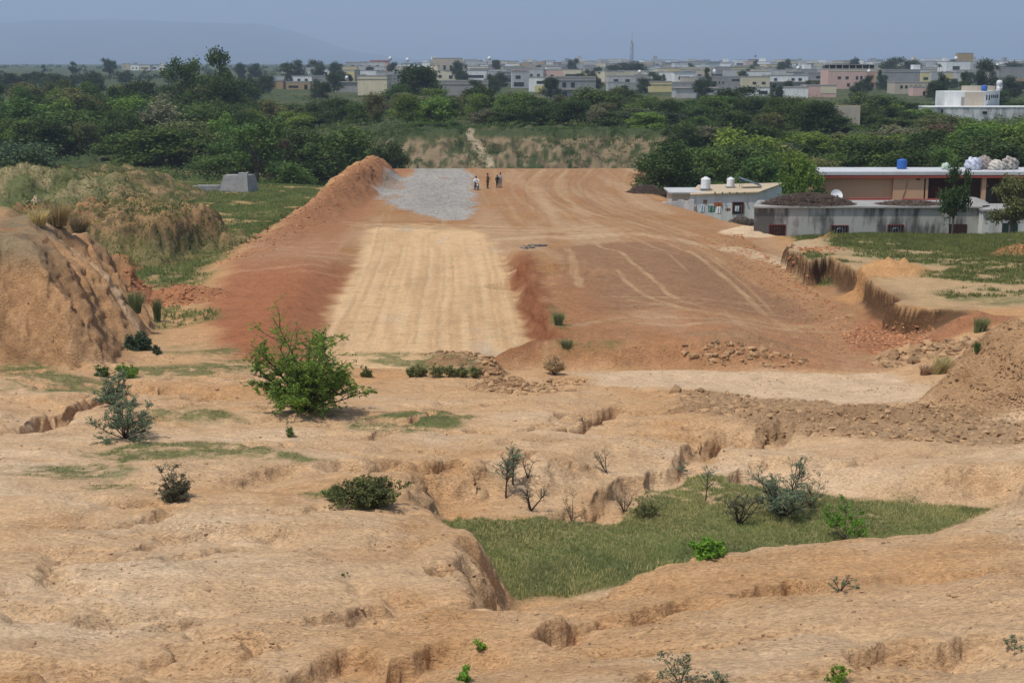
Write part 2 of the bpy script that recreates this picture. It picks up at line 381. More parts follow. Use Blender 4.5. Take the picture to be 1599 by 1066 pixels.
    # heaps: x, y, rx, ry, h, rough
    for k, (hx, hy, rx, ry, hh, ro) in enumerate(HEAPS):
        q = (np.abs(X-hx) < rx*1.6) & (np.abs(Y-hy) < ry*1.6)
        if not q.any(): continue
        x = X[q]; y = Y[q]
        D = np.sqrt(((x-hx)/rx)**2 + ((y-hy)/ry)**2) + .16*fbm((x-hx)/rx*2.2, (y-hy)/ry*2.2, 3, 181+k)
        Z[q] += hh*ss(1, .12, D)*(1+ro*fbm(x/.5, y/.5, 3, 200+k))
    # shallow clod field roughness
    s = sdpoly(wx, wy, CLODF, 4); Z = Z + .26*ss(.6, -.8, s)*(billow(X/.45, Y/.38, 3, 221)-.2)
    return Z
RBANK = PH([(1262,416),(1300,408)], 12.7) + PH([(1400,470)], 12.6) + PH([(1392,478),(1460,484),(1540,486),(1640,490)], 12.5) + [(60,66),(70,110),(24,104),(19.5,100)]
def hp(px, py, h, rx, ry, hh, ro=.15): p = P(px, py, h); return (p[0], p[1]+ry*.55, rx, ry, hh, ro)
HEAPS = [hp(1615,640,12.1, 3.5, 4.2, 2.9, .12), hp(1395,436,12.55, 3.4, 2.2, .85, .3), hp(1275,396,13.5, 2.6, 1.8, .45, .4), hp(1590,402,12.5, 2.2, 1.3, .6, .3),
 hp(1172,366,13.9, 2.6, 3.2, .6, .3), hp(800,612,12.9, 2.0, 1.0, .35, .6), hp(765,590,13.1, .9, .8, .6, .5), hp(700,556,13.5, 1.6, .7, .5, .4), hp(1165,556,13.8, 3.2, .9, .28, .6),
 hp(1420,560,13.8, 2.6, 1.3, .5, .5), hp(1500,545,13.7, 3.0, 1.6, .6, .4), hp(270,478,14, 3.6, 1.6, .9, .4), hp(180,425,14.4, 2.0, 2.2, 1.2, .2), hp(10,330,15.2, 11, 10, 1.2, .35), hp(55,345,14.6,1.0,1.0,2.6,.1),
 hp(1085,640,12.35, 1.4,.5,.25,.5), hp(1400,655,12.1, 4.5, 1.2, .35, .3), hp(1150,290,12.9, 1,1,.1,.1)]
CLODF = PB([(1050,640),(1060,612),(1150,612),(1230,622),(1300,628),(1400,640),(1500,650),(1599,660),(1680,640),(1680,690),(1500,692),(1380,690),(1280,680),(1200,668),(1120,655)])
# ------------------------------------------------------------------ the sheet itself
import os
RES = 1.0
OY = -7.0                               # the fan of the grid starts behind the camera
NC = int(1250*RES)
AZ = np.linspace(R(-31), R(31), NC)
rr = [3.5]
while rr[-1] < 40000:
    r = rr[-1]; f = .0019 if r < 85 else .0026 if r < 282 else .006 if r < 420 else .016 if r < 3000 else .1
    rr.append(r*(1+f/RES))
RR = np.array(rr); NR = len(RR)
XX = (RR[:,None]*np.sin(AZ)[None]); YY = RR[:,None]*np.cos(AZ)[None] + OY
ZZ = np.zeros((NR, NC), np.float32)
ks = int(np.searchsorted(RR, 225))
for i in range(0, ks, 120): e_ = min(i+120, ks); ZZ[i:e_] = height(XX[i:e_], YY[i:e_])
ZZ[ks:] = base(XX[ks:], YY[ks:])
ZZ[ks:] += (.9*fbm(XX[ks:]/6, YY[ks:]/6, 4, 301)*ss(300, 240, YY[ks:])*ss(235,250,YY[ks:])).astype(np.float32)
cm_ = ss(4., 1.8, ZZ[ks:])*ss(-5.2, -4, ZZ[ks:])*ss(232, 240, YY[ks:])*ss(290, 272, YY[ks:])
ZZ[ks:] += (cm_*(1.5*(billow(XX[ks:]/3.4, YY[ks:]/2.4, 3, 303)-.4) + .7*fbm(XX[ks:]/1.3, YY[ks:]/1.2, 2, 305))).astype(np.float32)

LRR = np.log(RR)
def Hs(x, y):
    x = np.asarray(x, np.float64); y = np.asarray(y, np.float64)
    r = np.hypot(x, y-OY); a = np.arctan2(x, y-OY)
    i = np.interp(np.log(np.maximum(r, 3.6)), LRR, np.arange(NR)); j = (a-AZ[0])/(AZ[1]-AZ[0])
    i0 = np.clip(i.astype(int), 0, NR-2); j0 = np.clip(np.floor(j).astype(int), 0, NC-2); fi = np.clip(i-i0, 0, 1); fj = np.clip(j-j0, 0, 1)
    return ZZ[i0,j0]*(1-fi)*(1-fj) + ZZ[i0+1,j0]*fi*(1-fj) + ZZ[i0,j0+1]*(1-fi)*fj + ZZ[i0+1,j0+1]*fi*fj
MY2 = np.geomspace(10, 3000, 5000)
def hit(px, py):
    return march(px, py, Hs, MY2)
def G(x, y): return float(Hs(x, y))
def PZ(lst):
    r = []
    for a, b in lst:
        q = hit(a, b)
        if q: r.append(q[:2])
    return r
# ---- colours (albedo) per vertex
def c3(*c): return np.array(c, np.float32)
SAND = c3(.585,.395,.24); SANDP = c3(.68,.51,.355); SANDO = c3(.50,.275,.125); REDS = c3(.36,.165,.085); BROWN = c3(.33,.20,.11)
STRP = c3(.68,.455,.26); GRV = c3(.37,.345,.32); GRN = c3(.095,.125,.045); GRY = c3(.20,.195,.085); DARKS = c3(.22,.13,.075); TRK = c3(.50,.335,.21)
REDS *= c3(1,1.08,.9); TRK *= c3(1,1,.9)
def mixc(C, c, m):
    return C + (c-C)*m[..., None]
def zone(poly, X, Y, soft=.6, w=.8, sc=1.5, s=0, marg=6):
    q = near_(X, Y, poly, marg); out = np.zeros(X.shape, np.float32)
    if q.any():
        x = X[q]; y = Y[q]
        out[q] = ss(soft, -soft, sdpoly(x + w*fbm(x/sc, y/sc, 3, 400+s), y + w*fbm(x/sc, y/sc, 3, 410+s), poly, marg))
    return out
GZ = [  # grassy patches in pixels, soft edge (m), density
 ([(0,560),(60,556),(110,585),(180,600),(150,616),(60,612),(0,612)], .5, .75),
 ([(190,575),(300,568),(380,560),(400,575),(330,588),(250,588),(180,592)], .6, .8),
 ([(215,548),(300,535),(400,545),(380,556),(280,556)], .6, .5),
 ([(230,640),(290,630),(350,640),(380,655),(300,662),(230,656)], .5, .8),
 ([(530,662),(590,648),(660,640),(730,650),(720,664),(640,674),(560,672)], .35, .95),
 ([(120,706),(200,694),(330,690),(420,700),(500,716),(480,722),(380,712),(290,712),(200,722),(140,716)], .35, .8),
 ([(0,730),(60,728),(140,724),(215,732),(200,745),(80,748),(0,740)], .3, .7),
 ([(110,760),(160,755),(200,757),(190,766),(120,764)], .3, .8),
 ([(470,770),(520,765),(540,785),(500,780)], .2, .8),
 ([(560,552),(640,550),(740,556),(760,574),(700,580),(640,575),(590,572)], .6, .7),
 ([(590,556),(420,553),(300,560),(330,545),(500,548)], .5, .4),
 ([(850,530),(980,534),(960,552),(880,552)], .5, .55),
 ([(845,485),(870,478),(900,520),(865,520)], .4, .6),
 ([(190,452),(260,470),(345,485),(340,498),(230,495),(200,478)], .7, .75),
 ([(180,430),(260,425),(330,440),(330,455),(240,450)], .8, .6),
 ([(1270,372),(1599,368),(1700,366),(1700,388),(1450,390),(1300,386)], .8, .85),
 ([(1500,416),(1240,412),(1290,404),(1420,396),(1599,398),(1700,400),(1700,440),(1599,445),(1500,440),(1440,432)], .7, .8),
 ([(1440,455),(1599,440),(1700,450),(1700,475),(1599,478),(1480,470)], .7, .6),
 ([(1240,412),(1290,405),(1350,410),(1260,424)], .5, .9),
 ([(750,575),(700,590),(640,582),(720,578)], .4, .3),
 ([(1150,690),(1230,760),(1100,700)], .1, .0),
]
def colour(X, Y, Z, SL):
    n1 = fbm(X/6, Y/6, 4, 500); n2 = fbm(X/1.1, Y/.9, 4, 510); n3 = fbm(X/.3, Y/.25, 3, 520); n4 = fbm(X/30, Y/30, 3, 530)
    C = np.zeros(X.shape + (3,), np.float32) + SAND
    C = mixc(C, SANDO, ss(-.1, .6, n1 + .35*n2)*.7); C = mixc(C, SANDP, ss(.0, .6, -n1*.8 + .5*fbm(X/2.5, Y/1.1, 4, 540))*.75)
    C = mixc(C, BROWN, ss(.35, .9, n2 + .4*n3)*.35*ss(70, 40, Y))
    C = mixc(C, SANDO, ss(38, 60, Y)*.45)
    GM = np.zeros(X.shape, np.float32)
    far = ss(66, 74, Y)
    C = mixc(C, SANDO, far*.6)
    # left hill, mesa, back mound
    m = zone(HILL, X, Y, .8, .4, 1.5, 1)
    al = X*.62 - Y*.5; pe = X*.78 + Y*.62
    C = mixc(C, c3(.40,.235,.125), m*.9); C = mixc(C, c3(.24,.14,.075), m*ss(.05, .4, fbm(pe/.8, al/5, 3, 2))*.6); C = mixc(C, SANDP, m*ss(.1, .6, fbm(pe/1.3, al/6, 3, 6))*.45)
    C = mixc(C, c3(.24,.19,.12), m*ss(4.2, 5.6, Z)*ss(-.5, .3, n2)*.85)
    # open ground on the left and beyond: scrubby green
    s_road = sdpoly(X, Y, ROAD, 30)
    green = ss(86, 96, Y)*ss(.5, 3.5, s_road + 1.2*fbm(X/3, Y/3, 3, 560))
    sp = fbm(X/2.2, Y/2.2, 4, 570)
    gcol = GRN[None]*(.75+.5*ss(-.6, .6, fbm(X/1., Y/1., 3, 575)))[..., None] if X.ndim == 1 else GRN*(.75+.5*ss(-.6, .6, fbm(X/1., Y/1., 3, 575)))[..., None]
    gmix = gcol*(1-ss(-.2, .5, n1 + sp*.4)[..., None]) + GRY*ss(-.2, .5, n1 + sp*.4)[..., None]
    bare = ss(.25, .55, sp + .25*n4)
    gm = green*(1-bare*.75); C = C + (gmix-C)*gm[..., None]; GM = np.maximum(GM, gm*.8)
    # mesa: scrub on top, raw soil on the face
    me = zone(MESA, X, Y, 1.2, .5, 2, 3)
    C = mixc(C, c3(.34,.215,.11), me); C = mixc(C, c3(.10,.08,.045), me*ss(-.05, .2, fbm(X/.8, Y/1.2 + Z/.5, 3, 31))*.8)
    C = mixc(C, c3(.40,.21,.10), me*ss(.15, .4, fbm(X/3.3, Y/3 + Z/1.1, 2, 33))*.8*ss(-32, -35, X))
    C = mixc(C, c3(.17,.16,.07), me*ss(-1.0, .3, -Z + .6 + .8*sp)*.7*ss(2.4, 1.0, Z))
    me = zone(BACKM, X, Y, 2, .8, 2, 4)
    C = mixc(C, c3(.11,.11,.05), me*.8); C = mixc(C, c3(.33,.225,.125), me*ss(-.18, .1, fbm(X/1.3, Y/1.5 + Z, 4, 35))); C = mixc(C, c3(.16,.10,.06), me*ss(.2, .45, fbm(X/2, Y/2 + Z/1.5, 3, 37))*.7)
    # embankment
    em = ss(1.2, -.8, s_road + .8*fbm(X/2, Y/2, 3, 580))
    # longitudinal banding of graded soil
    bandx = X + .06*(Y-64)
    gr = fbm(bandx/.7, Y/14, 3, 585); gr2 = fbm(bandx/2.6, Y/30, 2, 587)
    E = np.zeros_like(C) + c3(.39,.22,.115)
    E = mixc(E, REDS, ss(-.1, .6, n1 + .3*gr)*.75); E = mixc(E, TRK, ss(.15, .6, gr)*.45); E = mixc(E, c3(.50,.34,.215), ss(.1, .5, gr2 - .2*n1)*.5)
    rightz = zone(TILL, X, Y, .8, .8, 2, 5); E = mixc(E, c3(.31,.175,.10)*(1+0*X[..., None]), rightz*.95)
    E = mixc(E, c3(.24,.13,.075), rightz*ss(.25, .5, n3)*.6)
    lz = zone(LEFTP, X, Y, .5, .6, 2, 6); E = mixc(E, c3(.40,.205,.115), lz*.8); E = mixc(E, c3(.49,.33,.21), lz*ss(.1, .5, fbm(X/5, Y/1.0, 3, 41))*.6)
    E = mixc(E, c3(.36,.135,.065), ss(104, 88, Y)*ss(-8, -12, X)*.85)
    E = mixc(E, c3(.40,.17,.09), ss(82, 68, Y)*ss(3, 8, X)*.35)
    E = mixc(E, c3(.36,.17,.085), ss(-12.5, -15, X)*ss(108, 122, Y)*.95)
    # red cut faces around the near end and the steps
    E = mixc(E, c3(.35,.155,.08), zone(REDPIT, X, Y, .8, .8, 2, 7)*.9)
    ssr_ = sdpoly(X, Y, STRIP, 6); stp = ss(-.3, .3, ssr_)*ss(2.4, 1.1, ssr_ + .9*n2)
    E = mixc(E, c3(.25,.10,.048), stp*ss(104, 94, Y)*(X > -5)*.95); E = mixc(E, c3(.30,.13,.065), stp*ss(106, 96, Y)*ss(60, 72, Y)*(X < -5)*.7)
    E = mixc(E, c3(.34,.155,.075), ss(92, 80, Y)*ss(1.6, 3., X)*ss(6.5, 3.5, X)*.6)
    C = C + (E-C)*em[..., None]; GM = GM*(1-em)
    st = zone(STRIP, X, Y, .6, .7, 1.3, 8)
    rib = .5+.5*np.sin((bandx*7.2 + .6*fbm(X/2, Y/5, 2, 43))); cr = fbm(X/7, Y/.8, 3, 45)
    Sx = np.zeros_like(C) + STRP; Sx = mixc(Sx, c3(.52,.335,.18), ss(-.2, .6, fbm(bandx/1.2, Y/9, 3, 47))*.6); Sx = mixc(Sx, c3(.50,.43,.34), ss(.25, .6, fbm(X/4, Y/8, 3, 49))*.7)
    Sx = mixc(Sx, c3(.42,.26,.14), rib*.40*ss(118, 75, Y)*ss(-.5, .4, fbm(X/3, Y/12, 3, 44))); Sx = mixc(Sx, c3(.47,.30,.16), ss(.2, .7, cr)*.12)
    C = C + (Sx-C)*st[..., None]
    gv = zone(GRAV, X, Y, .5, 1.1, 2.2, 9)
    Gx = GRV*(1 + .16*fbm(X/.35, Y/1.2, 3, 51) + .22*fbm(X/4, Y/9, 3, 53))[..., None]
    Gx = mixc(Gx, c3(.36,.24,.16), ss(.35, .65, fbm(X/2.5, Y/6, 3, 55) + ss(-9.5, -14, X)*.5)*.75)
    C = C + (Gx-C)*gv[..., None]
    for pl, wd, st_, cc in TRACKS:
        q = near_(X, Y, pl, 2.5)
        if not q.any(): continue
        x = X[q]; y = Y[q]
        D, T, _ = dline(x + .12*fbm(x/1.5, y/2, 2, 61), y, pl, 3)
        C[q] = mixc(C[q], cc, ss(wd, wd*.4, D)*st_*(.55 + .45*ss(-.4, .3, fbm(x/.8, y/2.5, 3, 63))))
    # cut bank faces, spoil, clods
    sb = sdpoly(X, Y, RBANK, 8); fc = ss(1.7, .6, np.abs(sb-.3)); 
    inside = ss(.6, -.5, sb)
    C = mixc(C, c3(.47,.36,.22), inside*.55)
    C = mixc(C, c3(.115,.062,.032), fc*ss(1.62, 1.42, Z)*ss(.0,.25,Z)*.95)  # shade of the cut face painted in as near-black brown
    for k, (hx, hy, rx, ry, hh, ro) in enumerate(HEAPS):
        cc = [BROWN*1.15, SANDO*1.05, REDS, REDS*1.05, SANDP, BROWN, BROWN, BROWN*.9, BROWN*1.05, BROWN*1.2, c3(.35,.16,.085), c3(.38,.17,.09), c3(.42,.2,.1), c3(.3,.25,.14), SANDP, BROWN, BROWN, SAND][k]
        D = np.sqrt(((X-hx)/rx)**2 + ((Y-hy)/ry)**2) + .12*n2
        C = mixc(C, cc, ss(1.05, .75, D)*.9)
        if k in (13,): C = mixc(C, GRN, ss(1, .7, D)*ss(-.1, .3, sp)*.8)
    C = mixc(C, c3(.34,.22,.13), zone(CLODF, X, Y, .5, .6, 1.2, 10, 4)*.8)
    C = mixc(C, SANDP*.98, zone(FLAT, X, Y, .6, .6, 2, 11)*.7)
    # pit floor and patches of grass
    pg = zone(PITG, X, Y, .35, .35, .9, 12); nn = fbm(X/1.3, Y/1.0, 4, 65)
    dens = pg*ss(-.30, .22, nn + .5*n3 + .12 + ss(39.5, 34.5, Y)*.9 - .8*ss(4.2, 1.5, X)*ss(36.2, 38, Y))
    GM = np.maximum(GM, dens)
    Px = np.zeros_like(C) + c3(.13,.145,.06); Px = mixc(Px, c3(.25,.23,.105), ss(-.2, .5, fbm(X/2.5, Y/2, 3, 67) + ss(33, 37, Y)*.5)); Px = mixc(Px, c3(.075,.10,.045), ss(.1, .6, -nn)*ss(36, 33, Y)*.6)
    C = C + (Px-C)*dens[..., None]
    for k, (pl, sf, dn) in enumerate(GZW):
        if not pl or dn <= 0: continue
        m = zone(pl, X, Y, sf, .5, 1.2, 20+k, 3)
        if not m.any(): continue
        m = m*ss(1., .5, SL)*ss(-.35, .25, nn*.8 + .5*n3 + dn - .62)*dn
        gc = c3(.155,.165,.065) if k < 14 else c3(.15,.17,.07)
        C = mixc(C, gc, m); C = mixc(C, c3(.10,.125,.05), m*ss(.0, .5, n2)*.6); GM = np.maximum(GM, m)
    # far country
    C = C*np.array([1.02,1.0,.93], np.float32)
    f = ss(205, 240, Y)
    F = np.zeros_like(C) + c3(.065,.085,.034); n5 = fbm(X/18, Y/18, 4, 70); n6 = fbm(X/70, Y/45, 3, 72)
    F = mixc(F, c3(.13,.125,.06), ss(.0, .4, n5)*.6); F = mixc(F, c3(.27,.20,.12), ss(.45, .65, n6 + .3*n5)*.6*ss(700, 500, Y))
    cl = ss(1.6, .8, Z)*ss(-5.2, -4, Z)*ss(235, 243, Y)*ss(285, 270, Y)*ss(-40, -28, X)*ss(34, 24, X)
    F = mixc(F, c3(.28,.21,.125), cl*ss(-.22, .08, fbm(X/1.1, Y/1.6 + Z/.8, 4, 74))); F = mixc(F, c3(.12,.085,.05), cl*ss(.15, .45, fbm(X/3.2 + Z/3, Z/1.2, 4, 76))*.7)
    C = C + (F-C)*f[..., None]
    return np.clip(C, .01, .9), np.clip(GM*(1-f), 0, 1)
TILL = PH([(870,372),(960,362),(1040,362),(1120,400),(1230,450),(1290,480),(1180,484),(1000,492),(920,500),(880,440)], 13.2)
LEFTP = PH([(430,358),(535,358),(522,420),(470,436),(350,430),(385,380)], 13.4)
REDPIT = PH([(1330,500),(1400,480),(1500,520),(1470,560),(1390,560),(1340,540)], 13.9)
FLAT = PB([(880,580),(1000,572),(1180,574),(1380,582),(1450,600),(1440,622),(1250,624),(1100,608),(960,600)])
PITG = PH([(690,792),(697,850),(740,890),(800,940),(1000,910),(1200,870),(1400,850),(1570,786),(1480,786),(1380,784),(1330,778),(1250,768),(1160,745),(1080,735),(1000,745),(950,770),(850,795),(790,800),(740,790)], 12.2)
GZW = [(PZ(p), a, b) for p, a, b in GZ]
def TK(l, w, s, c, h=13.3): return (smooth_pl(PH(l, h), 2), w, s, c)
TRACKS = [
 TK([(925,362),(955,385),(985,420),(1020,445),(1050,478),(1100,490)], .22, .8, TRK), TK([(965,432),(980,455),(1010,475),(1070,494)], .22, .7, TRK),
 TK([(1020,380),(1050,405),(1075,430)], .13, .6, TRK), TK([(1075,380),(1110,410),(1150,440),(1195,482)], .35, .8, TRK), TK([(1100,385),(1140,415),(1180,445),(1210,480)], .18, .6, TRK),
 TK([(885,375),(890,400),(898,430),(905,460)], .4, .6, TRK), TK([(990,480),(1100,500),(1200,496),(1300,490)], .5, .5, TRK), TK([(900,520),(1000,505),(1120,512),(1250,502)], .4, .45, c3(.48,.34,.22)),
 TK([(780,366),(850,362),(920,360),(1000,356),(1080,372),(1150,385),(1230,402)], 1.1, .75, c3(.56,.39,.245), 13.6), TK([(840,362),(900,366),(960,360)], .9, .7, c3(.54,.37,.23), 13.6),
 TK([(1150,372),(1200,386),(1240,398),(1260,410)], 1.4, .8, c3(.58,.44,.29), 13.2),
 TK([(885,262),(870,290),(900,325),(990,345),(1060,362)], .5, .55, TRK, 13.8), TK([(930,262),(900,285),(920,310),(1000,335),(1060,345)], .35, .6, c3(.32,.19,.11), 13.8), TK([(915,262),(890,286),(935,320),(1010,345)], .25, .5, c3(.32,.19,.11), 13.8),
 TK([(960,260),(930,290),(960,320),(1020,338),(1090,360)], .3, .5, c3(.34,.2,.12), 13.8), TK([(850,262),(830,285),(850,310),(870,350)], .6, .6, TRK, 13.8), TK([(830,300),(880,294),(930,285)], .3, .6, c3(.3,.18,.11), 13.8),
 TK([(1220,520),(1270,500),(1330,485)], .2, .6, TRK, 13.8), TK([(810,262),(800,290),(810,330)], .5, .4, c3(.38,.2,.12), 13.9)]

rt_ = random.Random(21)
for i in range(30):
    k = rt_.random(); a = rt_.uniform(-1, 1); x0 = 830+150*k+rt_.uniform(-12,12); dk = rt_.random() < .5
    if i % 2: TRACKS.append(TK([(x0,262),(x0-30+20*a,288),(x0-10+40*k,318+8*a),(x0+70+60*k,346+6*a),(x0+140+90*k,372+10*a),(x0+200+110*k,410+14*a)], rt_.uniform(.16,.4), rt_.uniform(.2,.6), c3(.29,.17,.095) if dk else c3(.53,.37,.22), 13.8))
    else:
        y1 = rt_.uniform(478,528); x1 = rt_.uniform(880,1150); TRACKS.append(TK([(x1,y1+rt_.uniform(-8,8)),(x1+80,y1+rt_.uniform(-6,6)),(x1+170,y1+rt_.uniform(-10,6)),(x1+rt_.uniform(220,300),y1-rt_.uniform(0,20))], rt_.uniform(.14,.35), rt_.uniform(.3,.6), c3(.30,.17,.095) if dk else c3(.53,.37,.23), 13.6))
for i in range(26):                    # long wheel marks down the pale strip
    k = (i+.5+rt_.uniform(-.3,.3))/26; TRACKS.append(TK([(585+190*k,rt_.uniform(352,400)),(560+238*k,430),(528+280*k,rt_.uniform(480,500)),(500+325*k,rt_.uniform(530,552))], rt_.uniform(.10,.22), rt_.uniform(.25,.6), c3(.47,.30,.165) if i % 3 else c3(.68,.50,.32), 14.0))
for i in range(14):
    x0 = rt_.uniform(560,760); TRACKS.append(TK([(x0-60*(x0<650),rt_.uniform(344,352)),(x0+90,rt_.uniform(346,360)),(x0+220,rt_.uniform(352,366)),(x0+330,rt_.uniform(348,362))], rt_.uniform(.3,.8), rt_.uniform(.3,.6), c3(.55,.38,.22) if i % 3 else c3(.33,.19,.1), 13.9))
for i in range(12):
    x0 = rt_.uniform(360,520); y_ = rt_.uniform(362,440); TRACKS.append(TK([(x0-60,y_+6),(x0,y_),(x0+60,y_+rt_.uniform(-6,6))], rt_.uniform(.3,.7), rt_.uniform(.25,.5), c3(.52,.33,.2) if i % 2 else c3(.32,.16,.08), 13.6))
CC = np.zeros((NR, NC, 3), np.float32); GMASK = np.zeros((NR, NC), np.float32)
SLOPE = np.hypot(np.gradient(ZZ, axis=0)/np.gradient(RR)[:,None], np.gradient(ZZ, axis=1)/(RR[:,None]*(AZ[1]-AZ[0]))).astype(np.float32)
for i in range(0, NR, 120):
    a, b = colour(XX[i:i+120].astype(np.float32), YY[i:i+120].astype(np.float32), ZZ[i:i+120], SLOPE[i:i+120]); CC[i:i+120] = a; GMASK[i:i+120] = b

def sample(A, x, y):
    r = np.hypot(x, y-OY); a = np.arctan2(x, y-OY)
    i = np.clip(np.rint(np.interp(np.log(np.maximum(r, 3.6)), LRR, np.arange(NR))).astype(int), 0, NR-1); j = np.clip(np.rint((a-AZ[0])/(AZ[1]-AZ[0])).astype(int), 0, NC-1)
    return A[i, j]
# ---- the far cliff's footpath
fp = PZ([(734,204),(731,211),(738,221),(750,236),(762,250),(766,256)])
D, T, _ = dline(XX.astype(np.float32), YY.astype(np.float32), [(p[0], p[1]) for p in fp], 4); CC = mixc(CC, c3(.50,.40,.26), ss(1.0, .5, D)*.9)
# ---- ground shader: vertex colour, fine grain, pits and pebbles
gm = bpy.data.materials.new('earth'); gm.use_nodes = True; t = gm.node_tree; b = t.nodes['Principled BSDF']
b.inputs['Roughness'].default_value = .95; b.inputs['Specular IOR Level'].default_value = .1
at = t.nodes.new('ShaderNodeAttribute'); at.attribute_name = 'Col'; geo = t.nodes.new('ShaderNodeNewGeometry')
def N(kind, **k):
    q = t.nodes.new(kind)
    for a, v in k.items(): setattr(q, a, v)
    return q
L = t.links.new
n1 = N('ShaderNodeTexNoise'); n1.inputs['Scale'].default_value = 9; n1.inputs['Detail'].default_value = 8; n1.inputs['Roughness'].default_value = .7
n2 = N('ShaderNodeTexNoise'); n2.inputs['Scale'].default_value = 1.3; n2.inputs['Detail'].default_value = 6; n2.inputs['Roughness'].default_value = .65
mp = N('ShaderNodeMapping'); mp.inputs['Scale'].default_value = (1, 1.8, 1.8)
L(geo.outputs['Position'], mp.inputs[0]); L(mp.outputs[0], n1.inputs['Vector']); L(mp.outputs[0], n2.inputs['Vector'])
m1 = N('ShaderNodeMapRange'); m1.inputs[1].default_value = .28; m1.inputs[2].default_value = .72; m1.inputs[3].default_value = .58; m1.inputs[4].default_value = 1.36
m2 = N('ShaderNodeMapRange'); m2.inputs[1].default_value = .3; m2.inputs[2].default_value = .7; m2.inputs[3].default_value = .84; m2.inputs[4].default_value = 1.14
L(n1.outputs['Fac'], m1.inputs[0]); L(n2.outputs['Fac'], m2.inputs[0])
mu = N('ShaderNodeMath', operation='MULTIPLY'); L(m1.outputs[0], mu.inputs[0]); L(m2.outputs[0], mu.inputs[1])
# dark crumbs
n3 = N('ShaderNodeTexNoise'); n3.inputs['Scale'].default_value = 16; n3.inputs['Detail'].default_value = 3; L(mp.outputs[0], n3.inputs['Vector'])
n4 = N('ShaderNodeTexNoise'); n4.inputs['Scale'].default_value = .55; n4.inputs['Detail'].default_value = 4; L(geo.outputs['Position'], n4.inputs['Vector'])
ad = N('ShaderNodeMath', operation='MULTIPLY_ADD'); L(n4.outputs['Fac'], ad.inputs[0]); ad.inputs[1].default_value = .35; L(n3.outputs['Fac'], ad.inputs[2])
m3 = N('ShaderNodeMapRange'); m3.inputs[1].default_value = .76; m3.inputs[2].default_value = .83; m3.inputs[3].default_value = 1; m3.inputs[4].default_value = .55; L(ad.outputs[0], m3.inputs[0])
mu2 = N('ShaderNodeMath', operation='MULTIPLY'); L(mu.outputs[0], mu2.inputs[0]); L(m3.outputs[0], mu2.inputs[1])
vm = N('ShaderNodeVectorMath', operation='SCALE'); L(at.outputs['Color'], vm.inputs[0]); L(mu2.outputs[0], vm.inputs['Scale']); L(vm.outputs[0], b.inputs['Base Color'])
n5_ = N('ShaderNodeTexNoise'); n5_.inputs['Scale'].default_value = 2.6; n5_.inputs['Detail'].default_value = 7; n5_.inputs['Roughness'].default_value = .68; L(mp.outputs[0], n5_.inputs['Vector'])
ad2 = N('ShaderNodeMath', operation='MULTIPLY_ADD'); ad2.inputs[1].default_value = .35; L(n1.outputs['Fac'], ad2.inputs[0]); L(n5_.outputs['Fac'], ad2.inputs[2])
bp = N('ShaderNodeBump'); bp.inputs['Strength'].default_value = .85; bp.inputs['Distance'].default_value = .17
L(ad2.outputs[0], bp.inputs['Height']); L(bp.outputs[0], b.inputs['Normal'])
# ---- split the sheet into named pieces that share their borders
FC = np.zeros((NR-1, NC-1), np.int8)
xc = .25*(XX[:-1,:-1]+XX[1:,:-1]+XX[:-1,1:]+XX[1:,1:]); yc = .25*(YY[:-1,:-1]+YY[1:,:-1]+YY[:-1,1:]+YY[1:,1:])
xf = xc.astype(np.float32); yf = yc.astype(np.float32)
FC[sdpoly(xf, yf, ROAD, 4) < 0] = 1; FC[sdpoly(xf, yf, STRIP, 4) < 0] = 2; FC[sdpoly(xf + 1.1*fbm(xf/2.2, yf/2.2, 3, 409), yf + 1.1*fbm(xf/2.2, yf/2.2, 3, 419), GRAV, 4) < 0] = 3
FC[sdpoly(xf, yf, HILL, 4) < 0] = 4; FC[yc > 232] = 5
FC[(FC == 2) & (yc < 60)] = 0
# push the steep faces in and out so cut earth breaks into lumps and undercuts
k2 = int(np.searchsorted(RR, 215)); gz_r = np.gradient(ZZ[:k2], axis=0)/np.gradient(RR[:k2])[:,None]; gz_a = np.gradient(ZZ[:k2], axis=1)/(RR[:k2,None]*(AZ[1]-AZ[0]))
st_ = ss(.45, 1.3, np.hypot(gz_r, gz_a)); st_ = (st_ + np.roll(st_, 1, 0) + np.roll(st_, -1, 0) + np.roll(st_, 1, 1) + np.roll(st_, -1, 1))/5
sc_ = 1+.012*np.maximum(YY[:k2]-30, 0); gl = np.hypot(gz_r, gz_a)+1e-4; sa_, ca_ = np.sin(AZ)[None], np.cos(AZ)[None]
nx_ = -(gz_r*sa_ + gz_a*ca_)/gl; ny_ = -(gz_r*ca_ - gz_a*sa_)/gl
lat = XX[:k2]*ny_*0 + (XX[:k2]+YY[:k2])*.8; zz_ = ZZ[:k2]
am = (.15*sc_*ss(20, 60, YY[:k2]+12)*fbm(lat/(.42*sc_), zz_/(.26*sc_), 3, 601) + .035*fbm(lat/(.13*sc_), zz_/(.09*sc_), 2, 605)*sc_)*st_
VX, VY = XX.copy(), YY.copy(); VX[:k2] += am*nx_; VY[:k2] += am*ny_
V = np.stack([VX, VY, ZZ], -1).reshape(-1, 3).astype(np.float32); CF = CC.reshape(-1, 3)
idx = np.arange(NR*NC, dtype=np.int32).reshape(NR, NC)
